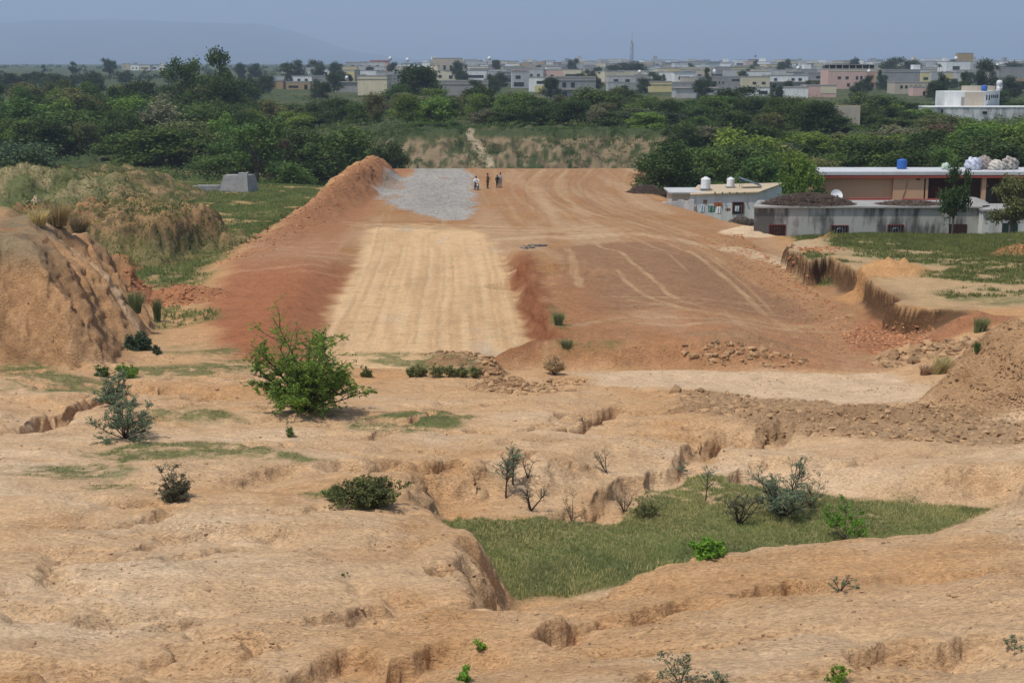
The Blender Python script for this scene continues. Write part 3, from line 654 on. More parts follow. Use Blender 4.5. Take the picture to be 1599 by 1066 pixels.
for code, nm in ((0,'ground'), (1,'embankment'), (2,'dirt_road'), (3,'gravel'), (4,'hillside'), (5,'far_terrain')):
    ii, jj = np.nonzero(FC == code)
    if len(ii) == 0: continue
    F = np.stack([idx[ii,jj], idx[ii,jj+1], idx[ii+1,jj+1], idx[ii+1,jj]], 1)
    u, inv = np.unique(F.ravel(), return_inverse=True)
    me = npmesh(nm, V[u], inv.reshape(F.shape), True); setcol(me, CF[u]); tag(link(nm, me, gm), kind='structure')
# ---- mountains on the horizon
def ridge(name, dist, prof, seed, depth):
    xs = np.linspace(-.6, .6, 260); ys = np.linspace(0, 1, 26); hh = np.interp(799.5 + xs*FPX, [p[0] for p in prof], [p[1] for p in prof])
    X_, Y_ = np.meshgrid(xs*dist, ys); hgt = hh[None]*np.sin(np.clip(Y_*1.05, 0, 1)*math.pi/2)**1.2
    Z_ = hgt*(1+.10*fbm(X_/900., Y_*5, 4, seed) + .05*fbm(X_/250., Y_*14, 3, seed+3)*(Y_ < .99)) + 8
    Vv = np.stack([X_, dist + Y_*depth, Z_], -1).reshape(-1, 3); q = np.arange(len(Vv)).reshape(len(ys), len(xs))
    F = np.stack([q[:-1,:-1], q[:-1,1:], q[1:,1:], q[1:,:-1]], -1).reshape(-1, 4)
    tag(link(name, npmesh(name, Vv, F, True), mat('mountain_rock', (.05,.065,.045), col2=(.08,.08,.06), scale=.002)), kind='structure')
ridge('mountain', 9500, [(-500,370),(-100,400),(40,395),(130,385),(250,365),(330,285),(430,140),(560,60),(700,10),(2500,0)], 5, 4500)
# ---- haze
mb = MB().box(-9500, 9500, -60, 17500, -12, 1100); hz = mb.build('haze', None)
hm = bpy.data.materials.new('haze'); hm.use_nodes = True; q = hm.node_tree; q.nodes.clear(); o_ = q.nodes.new('ShaderNodeOutputMaterial'); v_ = q.nodes.new('ShaderNodeVolumePrincipled')
v_.inputs['Color'].default_value = (.62,.76,1,1); v_.inputs['Density'].default_value = .00017; v_.inputs['Anisotropy'].default_value = 0.1
q.links.new(v_.outputs[0], o_.inputs['Volume']); hz.data.materials.append(hm); tag(hz, kind='stuff')
hz['label'] = 'thin blue haze in the air over the fields and the distant town'; hz['category'] = 'haze'
# ================================================================== PLANTS
LM = dict(
 dark=leafmat('leaves_dark_green', (.072,.118,.045)), mid=leafmat('leaves_green', (.10,.168,.052)), bright=leafmat('leaves_bright_green', (.145,.235,.055)),
 olive=leafmat('leaves_olive', (.15,.175,.075)), blue=leafmat('leaves_blue_green', (.080,.13,.08)), brown=leafmat('leaves_brownish', (.15,.125,.08)),
 grey=leafmat('leaves_grey_green', (.18,.195,.125)), feather=leafmat('leaves_feathery', (.19,.36,.075), .4), teal=leafmat('leaves_blue_grey', (.17,.24,.16)),
 fresh=leafmat('leaves_fresh_green', (.17,.33,.055), .35), dry=leafmat('dry_stalks', (.46,.36,.22), .4), straw=leafmat('straw_grass', (.50,.46,.24), .45),
 grass=leafmat('grass_blades', (.225,.275,.11), .35), field=leafmat('field_grass', (.19,.245,.09), .35), blueg=leafmat('grass_blue_green', (.21,.27,.13), .35), town=leafmat('leaves_far', (.060,.092,.045)))
bark = mat('bark', (.11,.085,.06), col2=(.19,.15,.11), scale=6); darkbark = mat('dark_bark', (.055,.04,.032), col2=(.10,.075,.06), scale=8)
def quads(C, size, rg, flat=0., tone=None, aspect=1.):
    """leaf quads at centres C with random orientation; flat>0 turns them towards horizontal"""
    n = len(C); d = rg.normal(size=(n,3)); d[:,2] *= (1-flat); d /= np.linalg.norm(d, axis=1)[:,None]+1e-9
    r = rg.normal(size=(n,3)); r[:,2] *= (1-flat*.6); e = np.cross(d, r); e /= np.linalg.norm(e, axis=1)[:,None]+1e-9
    s = np.asarray(size)*rg.uniform(.6, 1.35, n); a = d*(s*aspect)[:,None]; b = e*s[:,None]*.62
    V = np.stack([C-a, C-b*.9, C+a, C+b*.9], 1).reshape(-1,3); F = np.arange(4*n).reshape(n,4)
    t = np.clip(tone if tone is not None else rg.random(n), 0, 1); T = np.repeat(t, 4)
    return V, F, np.stack([T,T,T],1)
def leafmesh(name, parts):
    V = []; F = []; T = []; o = 0
    for v, f, t_ in parts: V.append(v); F.append(f+o); T.append(t_); o += len(v)
    me = npmesh(name, np.concatenate(V), np.concatenate(F)); setcol(me, np.concatenate(T)); return me
def crown(name, seed, lobes=16, n=3200, leaf=.028, zlo=.18, kind='dome'):
    """unit tree crown: 1 wide, 1 high, standing on z=0"""
    rg = np.random.default_rng(seed); Cs = []; tn = []; cen = []
    for i in range(lobes):
        a = rg.uniform(0, 2*math.pi); q = rg.random()
        if kind == 'dome':
            z = .10 + .76*rg.random()**1.15; rad = .37*math.sqrt(max(.05, 1-((z-.25)/.78)**2))*rg.random()**.4; s = rg.uniform(.12, .22)
        elif kind == 'tall':
            z = rg.uniform(.34, .9); rad = .34*math.sqrt(rg.random())*(1.15-.6*abs(z-.62)/.3*.5); s = rg.uniform(.11, .18)
        elif kind == 'cone':
            z = rg.uniform(.12, .88); rad = .34*(1-z)*1.1*math.sqrt(rg.random())+.02; s = rg.uniform(.10, .17)*(1.25-z*.7)
        else:   # low thicket
            z = rg.uniform(.15, .65); rad = .42*math.sqrt(rg.random()); s = rg.uniform(.12, .24)
        cen.append((rad*math.cos(a), rad*math.sin(a), z, s))
    cen = np.array(cen); wgt = cen[:,3]**2; wgt /= wgt.sum()
    for (x, y, z, s), wg in zip(cen, wgt):
        m = max(20, int(n*wg)); d = rg.normal(size=(m,3)); d /= np.linalg.norm(d, axis=1)[:,None]
        r_ = rg.random(m)**.45*(1+.25*rg.normal(size=m)*.6)
        lump = 1+.35*np.sin(d[:,0]*5+seed)*np.cos(d[:,1]*6+x*9)
        c = np.stack([x+d[:,0]*s*r_*lump, y+d[:,1]*s*r_*lump, z+d[:,2]*s*.72*r_*lump], 1)
        c = c[c[:,2] > .015]; Cs.append(c); base_t = rg.uniform(.2, .8)
        tn.append(np.clip(base_t + .22*rg.normal(size=len(c)) + .0*c[:,2], 0, 1))
    Cs = np.concatenate(Cs); tn = np.concatenate(tn)
    top = Cs[:,2].max(); Cs[:,2] *= 1/top
    return leafmesh(name, [quads(Cs, leaf, rg, .35, tn)]), cen, top
def trunkmesh(name, seed, cen, top, r0=.022, nl=9, fork=.16):
    rg = np.random.default_rng(seed); mb = MB(); f = fork
    mb.tube([(0,0,-.03),(.01*rg.normal(),.01*rg.normal(),f*.5),(.012*rg.normal(),.012*rg.normal(),f)], [r0*1.5, r0*1.1, r0*.95], 7)
    for i in rg.permutation(len(cen))[:nl]:
        x, y, z, s = cen[i]; z /= top
        p1 = (x*.3+.02*rg.normal(), y*.3+.02*rg.normal(), f+(z-f)*.42); mb.tube([(0,0,f*.85), p1, (x*.75, y*.75, f+(z-f)*.8), (x, y, z)], [r0*.7, r0*.5, r0*.3, r0*.12], 5)
    return mb.mesh(name, True)
PROTO = {}
for k, (kind, sd_, lb, nn_, lf) in enumerate([('dome',1,26,6500,.024),('dome',2,30,6500,.024),('dome',3,24,6500,.024),('dome',4,34,7000,.023),('tall',5,22,5200,.022),('tall',6,24,5200,.022),('tall',16,18,4200,.023),
        ('cone',7,16,2800,.024),('cone',8,18,2800,.024),('low',9,26,5200,.025),('low',10,28,5200,.025),('low',11,22,4800,.026)]):
    cm, cen, top = crown('crown', sd_, lb, nn_, lf, .12 if kind == 'dome' else .3, kind)
    tm = trunkmesh('trunk', sd_, cen, top, .018 if kind != 'tall' else .026, 10, .14 if kind != 'tall' else .3)
    cm.materials.append(None); tm.materials.append(bark); PROTO.setdefault(kind, []).append((cm, tm))
RT = random.Random(5)
def tree(x, y, wd, ht, kind, col, label, name='tree', cat='tree', group=None, var=None, z=None):
    cm, tm = PROTO[kind][(var if var is not None else RT.randrange(99)) % len(PROTO[kind])]
    r = empty(name, (x, y, G(x, y)-.1 if z is None else z), RT.uniform(0, 6.28)); r.scale = (wd, wd, ht); tag(r, label, cat, group)
    c = link('crown', cm, None, r); c.material_slots[0].link = 'OBJECT'; c.material_slots[0].material = LM[col]
    link('trunk', tm, None, r); return r
def treepx(px, ytop, wpx, dist, kind, col, label, group, name='tree', cat='tree', var=None):
    a, b = ray(px, ytop); x = a*dist; z = G(x, dist); h = CAMZ + b*dist - z
    return tree(x, dist, wpx/FPX*dist, max(h, 1.2), kind, col, label, name, cat, group, var)
GF = 'trees of the thicket left of the embankment'; GM_ = 'trees on the bank beyond the embankment'; GR_ = 'trees on the slope behind the farm houses'; GT = 'trees between the houses of the town'; GS = 'lone trees on the far skyline'; GB = 'bushes on the bank beyond the embankment'
for row in [
 (22,212,120,168,'low','blue','blue-green bush sprawling over the scrubby mound at the left picture edge',GF,'bush','bush',0),
 (250,193,165,232,'dome','mid','broad green dome tree just behind the scrubby mound, left of the concrete block',GF,'tree','tree',1),
 (200,205,110,240,'dome','mid','bushy green tree at the left shoulder of the broad dome tree',GF,'tree','tree',0),
 (110,168,150,262,'dome','mid','rounded green tree behind the top of the scrubby mound',GF,'tree','tree',3),
 (25,146,120,275,'dome','mid','large green tree filling the left picture edge above the blue-green bush',GF,'tree','tree',2),
 (60,180,120,245,'dome','dark','dark tree in front of the large left-edge tree',GF,'tree','tree',1),
 (170,142,150,335,'dome','dark','dark domed tree at the back of the thicket, left of the tallest tree',GF,'tree','tree',0),
 (100,150,110,320,'dome','dark','dark low-crowned tree at the back left of the thicket',GF,'tree','tree',3),
 (215,120,75,360,'dome','town','small dark dome rising at the top of the thicket left of the tallest tree',GF,'tree','tree',1),
 (245,150,130,300,'dome','mid','mid green tree in the heart of the thicket below the tallest tree',GF,'tree','tree',2),
 (315,168,120,262,'dome','dark','dark tree under the right side of the tallest tree',GF,'tree','tree',1),
 (165,182,110,262,'dome','mid','leafy tree between the two dome trees of the thicket',GF,'tree','tree',0),
 (283,84,80,330,'tall','dark','dark left neighbour of the tallest tree, with a lower flat crown',GF,'tree','tree',1),
 (330,70,78,330,'tall','dark','tallest tree of the thicket with its crown against the sky',GF,'tree','tree',0),
 (345,118,85,320,'dome','dark','dark full tree on the right flank of the tallest tree',GF,'tree','tree',3),
 (350,150,75,290,'dome','dark','dark narrow tree at the right edge of the tall group',GF,'tree','tree',2),
 (398,178,120,212,'tall','mid','open-crowned tree with its bare trunk and limbs showing above the concrete block',GF,'tree','tree',2),
 (365,200,90,228,'dome','mid','leafy tree left of the open-crowned tree, behind the concrete block',GF,'tree','tree',0),
 (430,205,60,222,'dome','brown','brownish tree between the open-crowned tree and the dome tree at the red ridge',GF,'tree','tree',1),
 (335,235,90,222,'low','mid','low green bush spreading behind the concrete block',GF,'bush','bush',1),
 (528,190,140,222,'dome','mid','wide green dome tree right behind the red soil ridge',GF,'tree','tree',2),
 (472,196,90,226,'dome','dark','dark tree on the left side of the wide dome tree',GF,'tree','tree',3),
 (605,218,75,218,'dome','dark','dark green bushy tree at the far end of the red soil ridge',GF,'tree','tree',0),
 (445,246,90,200,'low','mid','low green bush in front of the thicket, right of the concrete block',GF,'bush','bush',2),
 (650,98,82,410,'dome','dark','dark spreading tree standing in front of the grey town walls',GM_,'tree','tree',3),
 (620,130,60,380,'dome','mid','smaller green tree at the left foot of the dark spreading tree',GM_,'tree','tree',0),
 (678,148,78,292,'dome','bright','bright yellow-green tree at the left end of the bare cliff',GM_,'tree','tree',1),
 (697,188,55,262,'dome','dark','dark tree growing down the left side of the cliff footpath',GM_,'tree','tree',0),
 (660,190,60,270,'dome','mid','green tree at the foot of the bright yellow-green tree',GM_,'tree','tree',2),
 (750,131,72,335,'dome','dark','round dark green tree above the top of the footpath',GM_,'tree','tree',1),
 (800,142,70,315,'dome','bright','light green tree right of the round dark tree',GM_,'tree','tree',0),
 (835,150,60,318,'dome','mid','mid green tree beside the light green tree on the bank',GM_,'tree','tree',3),
 (855,170,50,290,'low','brown','brown scrub bush on top of the cliff',GB,'bush','bush',0),
 (760,172,70,300,'low','brown','brownish bush at the cliff top under the round dark tree',GB,'bush','bush',1),
 (928,132,95,330,'dome','mid','large green tree at the middle of the bank below the cream building',GM_,'tree','tree',2),
 (985,150,60,340,'dome','brown','brown-tinged tree to the right of the large middle tree',GM_,'tree','tree',1),
 (895,155,55,310,'dome','dark','dark bush left of the large middle tree',GB,'bush','bush',2),
 (965,168,110,278,'dome','dark','wide dark tree at the right end of the bare cliff',GM_,'tree','tree',0),
 (1020,172,120,275,'dome','blue','bluish dark tree right of the cliff with a drooping crown',GM_,'tree','tree',3),
 (1148,133,85,345,'dome','dark','tall dark tree in front of the town right of centre',GR_,'tree','tree',0),
 (1100,158,90,300,'dome','mid','green tree left of the tall dark town-edge tree',GR_,'tree','tree',1),
 (1075,165,70,330,'low','dark','dark scrub bush between the bluish tree and the town-edge tree',GB,'bush','bush',1),
 (1165,193,125,205,'dome','bright','bright green billowing tree behind the white house',GR_,'tree','tree',2),
 (1050,218,120,163,'dome','dark','dark leafy tree leaning over the right edge of the embankment',GR_,'tree','tree',0),
 (1110,225,90,175,'dome','mid','green tree between the dark leaning tree and the white house',GR_,'tree','tree',3),
 (1190,235,90,168,'dome','mid','green tree just above the roof of the white house',GR_,'tree','tree',1),
 (1020,262,60,168,'low','brown','dry brownish bush at the right lip of the embankment',GR_,'bush','bush',0),
 (1255,232,80,133,'dome','bright','green tree overhanging the left end of the salmon house roof',GR_,'tree','tree',2),
 (1228,168,90,300,'dome','mid','green tree on the slope below the white-walled house',GR_,'tree','tree',3),
 (1300,158,140,300,'dome','olive','wide olive green tree on the slope below the pink building',GR_,'tree','tree',1),
 (1360,140,80,330,'dome','dark','dark rounded tree to the right of the wide olive tree',GR_,'tree','tree',2),
 (1250,200,90,240,'low','mid','green scrub bush under the wide olive tree',GR_,'bush','bush',1),
 (1330,205,120,230,'low','olive','olive scrub on the slope above the salmon house',GR_,'bush','bush',2),
 (1360,170,50,270,'dome','dark','small dark tree beside the ruined wall on the slope',GR_,'tree','tree',0),
 (1420,208,110,200,'dome','bright','bright green tree behind the blue barrel',GR_,'tree','tree',0),
 (1385,228,70,185,'low','bright','bright low bush behind the salmon house roof',GR_,'bush','bush',0),
 (1475,190,80,225,'dome','brown','brown half-bare tree between the two bright trees on the right',GR_,'tree','tree',3),
 (1535,184,120,212,'dome','bright','big bright green tree below the weathered white house',GR_,'tree','tree',1),
 (1600,180,110,205,'dome','bright','bright green tree cut by the right picture edge',GR_,'tree','tree',2),
 (1470,222,70,182,'low','mid','green bush behind the roof of the salmon house near the bundles',GR_,'bush','bush',2),
 (1560,226,80,178,'low','mid','green bush behind the roof bundles',GR_,'bush','bush',1),
 (1440,172,80,300,'low','dark','dark scrub in front of the weathered white house wall',GR_,'bush','bush',0),
 (1265,124,36,520,'tall','olive','small round tree with a pale crown in front of the white house wall',GT,'tree','tree',0),
 (1376,108,26,600,'cone','dark','narrow dark tree right beside the pink building',GT,'tree','tree',0),
 (1468,99,44,480,'cone','dark','tall dark conical tree left of the white three-storey house',GT,'tree','tree',1),
 (1507,110,36,430,'cone','dark','shorter dark cone tree in front of the white three-storey house',GT,'tree','tree',0),
 (1543,88,46,500,'tall','town','tall loose tree right of the white three-storey house',GT,'tree','tree',1),
 (1590,155,50,330,'dome','dark','dark tree beside the weathered white house at the right edge',GT,'tree','tree',1),
 (1558,138,50,380,'dome','dark','dark tree behind the weathered white house',GT,'tree','tree',3),
 (1105,104,26,620,'cone','dark','dark upright tree among the houses right of the phone mast',GT,'tree','tree',0),
 (935,112,26,600,'cone','town','dark tree right of the cream building',GT,'tree','tree',1),
 (990,95,50,900,'dome','town','rounded dark tree just right of the phone mast foot',GT,'tree','tree',1),
 (965,96,44,900,'dome','town','rounded dark tree just left of the phone mast foot',GT,'tree','tree',2),
 (895,90,22,1000,'dome','town','small round tree on the roofline left of the phone mast',GT,'tree','tree',0),
 (775,92,20,1000,'dome','town','small round tree on the roofline above the long grey wall',GT,'tree','tree',3),
 (715,92,24,800,'dome','town','dark tree behind the grey two-storey house with blue door',GT,'tree','tree',1),
 (722,108,26,700,'dome','town','dark bushy tree right of the grey two-storey house with blue door',GT,'tree','tree',0),
 (505,128,24,560,'dome','dark','small dark tree in front of the far-left houses',GT,'tree','tree',2),
 (613,96,22,900,'dome','town','dark tree beside the red-topped house',GT,'tree','tree',0),
 (1180,86,20,1200,'cone','town','spiky tree on the far roofline right of centre',GT,'tree','tree',1),
 (1225,90,26,1000,'dome','town','rounded tree on the far roofline above the white-walled house',GT,'tree','tree',2),
 (1335,88,20,1100,'dome','town','round tree on the roofline behind the pink building',GT,'tree','tree',1),
 (1395,88,50,900,'dome','town','broad dark tree on the far roofline left of the grey blank wall',GT,'tree','tree',0),
 (1425,92,40,900,'dome','town','dark tree on the far roofline above the grey blank wall',GT,'tree','tree',3),
 (1490,90,30,1000,'dome','town','tree on the roofline behind the tall conical tree',GT,'tree','tree',2),
 (1585,94,44,900,'dome','town','broad dark tree on the far roofline at the right edge',GT,'tree','tree',1),
 (170,90,28,900,'tall','town','lone skyline tree with a flat top, right of the smaller leaning one',GS,'tree','tree',2),
 (116,95,20,950,'tall','town','lone leaning skyline tree on the far left',GS,'tree','tree',0),
 (67,100,9,1100,'tall','town','tiny lone tree on the skyline near the left edge',GS,'tree','tree',1),
 (455,91,44,820,'dome','town','large round skyline tree, first of the three left of the town',GS,'tree','tree',2),
 (495,92,32,820,'dome','town','round skyline tree, middle one of the three left of the town',GS,'tree','tree',0),
 (524,94,28,820,'dome','town','round skyline tree, last of the three beside the white block',GS,'tree','tree',1),
 (375,96,22,900,'dome','town','small skyline tree right of the tallest thicket tree',GS,'tree','tree',1),
 (398,98,26,900,'dome','town','low skyline tree between the tallest thicket tree and the large round one',GS,'tree','tree',0),
]: treepx(*row[:8], name=row[8], cat=row[9], var=row[10])
GD = 'distant field trees left of the thicket'
wd_ = ['first','second','third','fourth','fifth','sixth','seventh','eighth','ninth','tenth','eleventh','twelfth']
for i, (px, yt, wp, dd) in enumerate([(-8,112,50,700),(18,113,44,640),(28,128,60,520),(48,110,40,720),(72,112,40,650),(88,114,34,600),(58,132,50,480),(108,118,26,640),(126,116,34,760),(143,110,40,620),(150,120,34,560),(196,108,30,760)]):
    treepx(px, yt, wp, dd, 'dome', 'town', 'hazy grey-green field tree, %s from the left edge in the distant row' % wd_[i], GD)
# ---- the dense belt: more trees, each named by what it stands by
LT = [(395,'above the concrete block'),(450,'right of the concrete block'),(500,'behind the wide dome tree'),(560,'above the red ridge'),(610,'at the end of the red ridge'),(655,'below the dark spreading tree'),(700,'left of the cliff footpath'),(760,'under the round dark tree'),(810,'by the light green tree'),(860,'below the grey balcony house'),(930,'by the large middle tree'),(980,'right of the bare cliff'),(1040,'under the yellow wall house'),(1100,'behind the two white tanks'),(1150,'by the tall town-edge tree'),(1200,'below the white-walled house'),(1250,'below the small round pale tree'),(1300,'by the wide olive tree'),(1350,'beside the ruined wall'),(1400,'above the blue barrel'),(1440,'left of the weathered house'),(1500,'below the weathered house'),(1570,'at the right picture edge'),(20,'at the left picture edge'),(80,'over the left end of the scrubby mound'),(140,'over the scrubby mound'),(200,'above the broad dome tree'),(260,'below the tallest tree'),(320,'right below the tallest tree')]
ub = set(); rb = random.Random(8)
def belt(px, dist, hm, wm, grp):
    lm = min(LT, key=lambda t_: abs(t_[0]-px))[1]; kinds = [('dark','dark green'),('mid','mid green'),('mid','leafy green'),('olive','olive green'),('olive','pale olive'),('grey','dusty grey-green'),('dark','deep green'),('bright','yellow-green'),('bright','fresh green'),('dark','blackish green')]; rb.shuffle(kinds)
    row = 'in the front row' if dist < 250 else 'in the second row' if dist < 300 else 'in the third row' if dist < 350 else 'in the rear row' if dist < 420 else 'in the last row'
    for sh_, kd in (('rounded tree','dome'),('wide tree','dome'),('low bush','low'),('thick bush','low'),('spreading tree','dome'),('ragged tree','tall')):
        for c, w_ in kinds:
            lb = '%s %s %s, %s' % (w_, sh_, row, lm)
            if lb not in ub:
                ub.add(lb); x = ray(px, 200)[0]*dist; return tree(x, dist, wm*(1.25 if 'wide' in sh_ or kd == 'low' else 1), hm*(.7 if kd == 'low' else 1.1 if kd == 'tall' else 1), kd, c, lb, 'bush' if kd == 'low' else 'tree', 'bush' if kd == 'low' else 'tree', grp)
for px in range(-20, 380, 26):
    for dist in (258, 292, 330, 385):
        belt(px+rb.uniform(-12,12), dist+rb.uniform(-12,12), rb.uniform(4.5,9.5), rb.uniform(6,14), GF)
for px in range(372, 640, 30):
    for dist in (232, 300, 345):
        if dist > 250 and px > 560 and rb.random() < .5: continue
        belt(px+rb.uniform(-12,12), dist+rb.uniform(-12,12), rb.uniform(4,7 if dist < 310 else 4.5), rb.uniform(6,10), GF)
for px in range(640, 1010, 24):
    for dist in (284, 322, 375):
        if rb.random() < .25: continue
        belt(px+rb.uniform(-10,10), dist+rb.uniform(-10,12), rb.uniform(2.2,6.6), rb.uniform(5,11), GM_)
for px in range(1010, 1620, 26):
    for dist in (186, 222, 258, 300, 350):
        if (1330 < px < 1400 and 240 < dist < 275) or (px > 1430 and 262 < dist < 330) or (dist > 320 and px > 1430) or rb.random() < .16: continue
        belt(px+rb.uniform(-10,10), dist+rb.uniform(-10,12), (rb.uniform(2.4,6.2) if dist < 330 else rb.uniform(3,4.6))*(.62 if (px > 1420 or 1280 < px < 1360) and dist > 200 else 1), rb.uniform(6,11), GR_)
# small trees in the gaps of the town
LD2 = [(400,'above the brown veranda house'),(470,'behind the white long house'),(540,'by the pale grey block'),(600,'by the red-topped house'),(660,'above the dark spreading tree'),(705,'by the two-storey house with blue door'),(760,'above the dark-windowed shed'),(830,'by the white-and-yellow house'),(900,'by the long cream building'),(960,'left of the mast foot'),(1010,'right of the mast foot'),(1060,'by the white terrace house'),(1120,'by the grey small-windowed house'),(1180,'by the cream two-windowed house'),(1240,'behind the white two-storey house'),(1310,'above the pink building'),(1370,'by the narrow dark tree'),(1420,'above the blank grey wall'),(1465,'by the tall conical tree'),(1520,'by the white three-storey house'),(1590,'by the right-edge block house')]
for i in range(62):
    px = 385 + i*19.8 + rb.uniform(-7,7); dist = [470, 560, 640, 760, 980, 1250][i*7 % 6]; lm = min(LD2, key=lambda t_: abs(t_[0]-px))[1]; done = False
    for sz_ in ('small','round','bushy','slim','dusky','low-crowned'):
        lb = '%s town tree in the %s row, %s' % (sz_, {470:'nearest',560:'second',640:'third',760:'fourth',980:'fifth',1250:'farthest'}[dist], lm)
        if lb not in ub: ub.add(lb); break
    hh = rb.uniform(5,8.5)*(1.15 if dist > 900 else 1); tree(ray(px,120)[0]*dist, dist, hh*(.55 if sz_ == 'slim' else .95), hh, 'cone' if sz_ == 'slim' else 'dome', 'town', lb, 'tree', 'tree', GT)
# ---- the loose scrub nobody could count: leaf clumps over the banks and the valley
def clumps(name, pts, size, seed, n_each, leaf, col, label, cat):
    rg = np.random.default_rng(seed); parts = []
    for (x, y, z), s in zip(pts, size):
        m = n_each; d = rg.normal(size=(m,3)); d /= np.linalg.norm(d, axis=1)[:,None]; r_ = rg.random(m)**.5
        c = np.stack([x+d[:,0]*s*r_, y+d[:,1]*s*r_, z+.28*s+np.abs(d[:,2])*s*.62*r_], 1)
        parts.append((c, np.full(m, rg.uniform(.1, .9)), np.full(m, leaf*(.6+.4*s/1.5))))
    C = np.concatenate([p[0] for p in parts]); t_ = np.concatenate([p[1] for p in parts]); sz = np.concatenate([p[2] for p in parts])
    me = leafmesh(name, [quads(C, sz, rg, .3, np.clip(t_+.15*rg.normal(size=len(t_)), 0, 1))])
    return tag(link(name, me, LM[col]), label, cat, kind='stuff')
def scatter(n, seed, xr, yr, cond):
    rg = np.random.default_rng(seed); y = np.exp(rg.uniform(math.log(yr[0]), math.log(yr[1]), n)); x = rg.uniform(xr[0], xr[1], n)*y
    k = cond(x, y); x = x[k]; y = y[k]; return np.stack([x, y, Hs(x, y)], 1)
def cl_mid(x, y):
    den = fbm(x.astype(np.float32)/25, y.astype(np.float32)/25, 3, 88)
    cliff = (y > 238) & (y < 268) & (x > -24) & (x < 27)
    return (den > -.05) & ~cliff & ((y > 215) | (np.abs(x) > 30))
p_ = scatter(7000, 3, (-.42,.42), (205,520), cl_mid); rg_ = np.random.default_rng(4)
h_ = len(p_)//3
clumps('undergrowth', p_[:h_], rg_.uniform(.6,1.9,h_), 5, 26, .20, 'olive', 'olive scrub covering the banks and fields below the town', 'undergrowth')
clumps('undergrowth', p_[h_:2*h_], rg_.uniform(.6,2.2,h_), 6, 26, .20, 'dark', 'dark green scrub covering the banks and fields below the town', 'undergrowth')
clumps('undergrowth', p_[2*h_:], rg_.uniform(.5,1.8,len(p_)-2*h_), 7, 26, .20, 'mid', 'fresh green scrub covering the banks and fields below the town', 'undergrowth')
pw_ = scatter(1500, 23, (-.42,.42), (640,2400), lambda x, y: (fbm(x.astype(np.float32)/60, y.astype(np.float32)/90, 3, 91) > -.05) & ((x/y < -.19) | (y > 900)))
clumps('far_woodland', pw_, rg_.uniform(2.5,6.,len(pw_)), 15, 22, .62, 'town', 'dark far-off woodland along the horizon', 'woodland')
pc_ = scatter(4200, 13, (-.11,.13), (240,268), lambda x, y: fbm(x.astype(np.float32)/4, y.astype(np.float32)/4, 3, 89) > .05)
clumps('undergrowth', pc_, rg_.uniform(.3,1.1,len(pc_)), 8, 16, .14, 'dark', 'small scrub dotting the pale cliff beyond the embankment', 'undergrowth')
pm_ = scatter(5200, 14, (-.5,-.13), (108,200), lambda x, y: (fbm(x.astype(np.float32)/4, y.astype(np.float32)/4, 3, 90) > .02) & (Hs(x, y) > -.2) & (x < -20))
clumps('undergrowth', pm_, rg_.uniform(.2,.8,len(pm_)), 9, 18, .09, 'dark', 'low scrub on the eroded mounds at the left', 'undergrowth')
def at_px(px, py):
    q = hit(px, py); return q if q else (0, 30, 5)
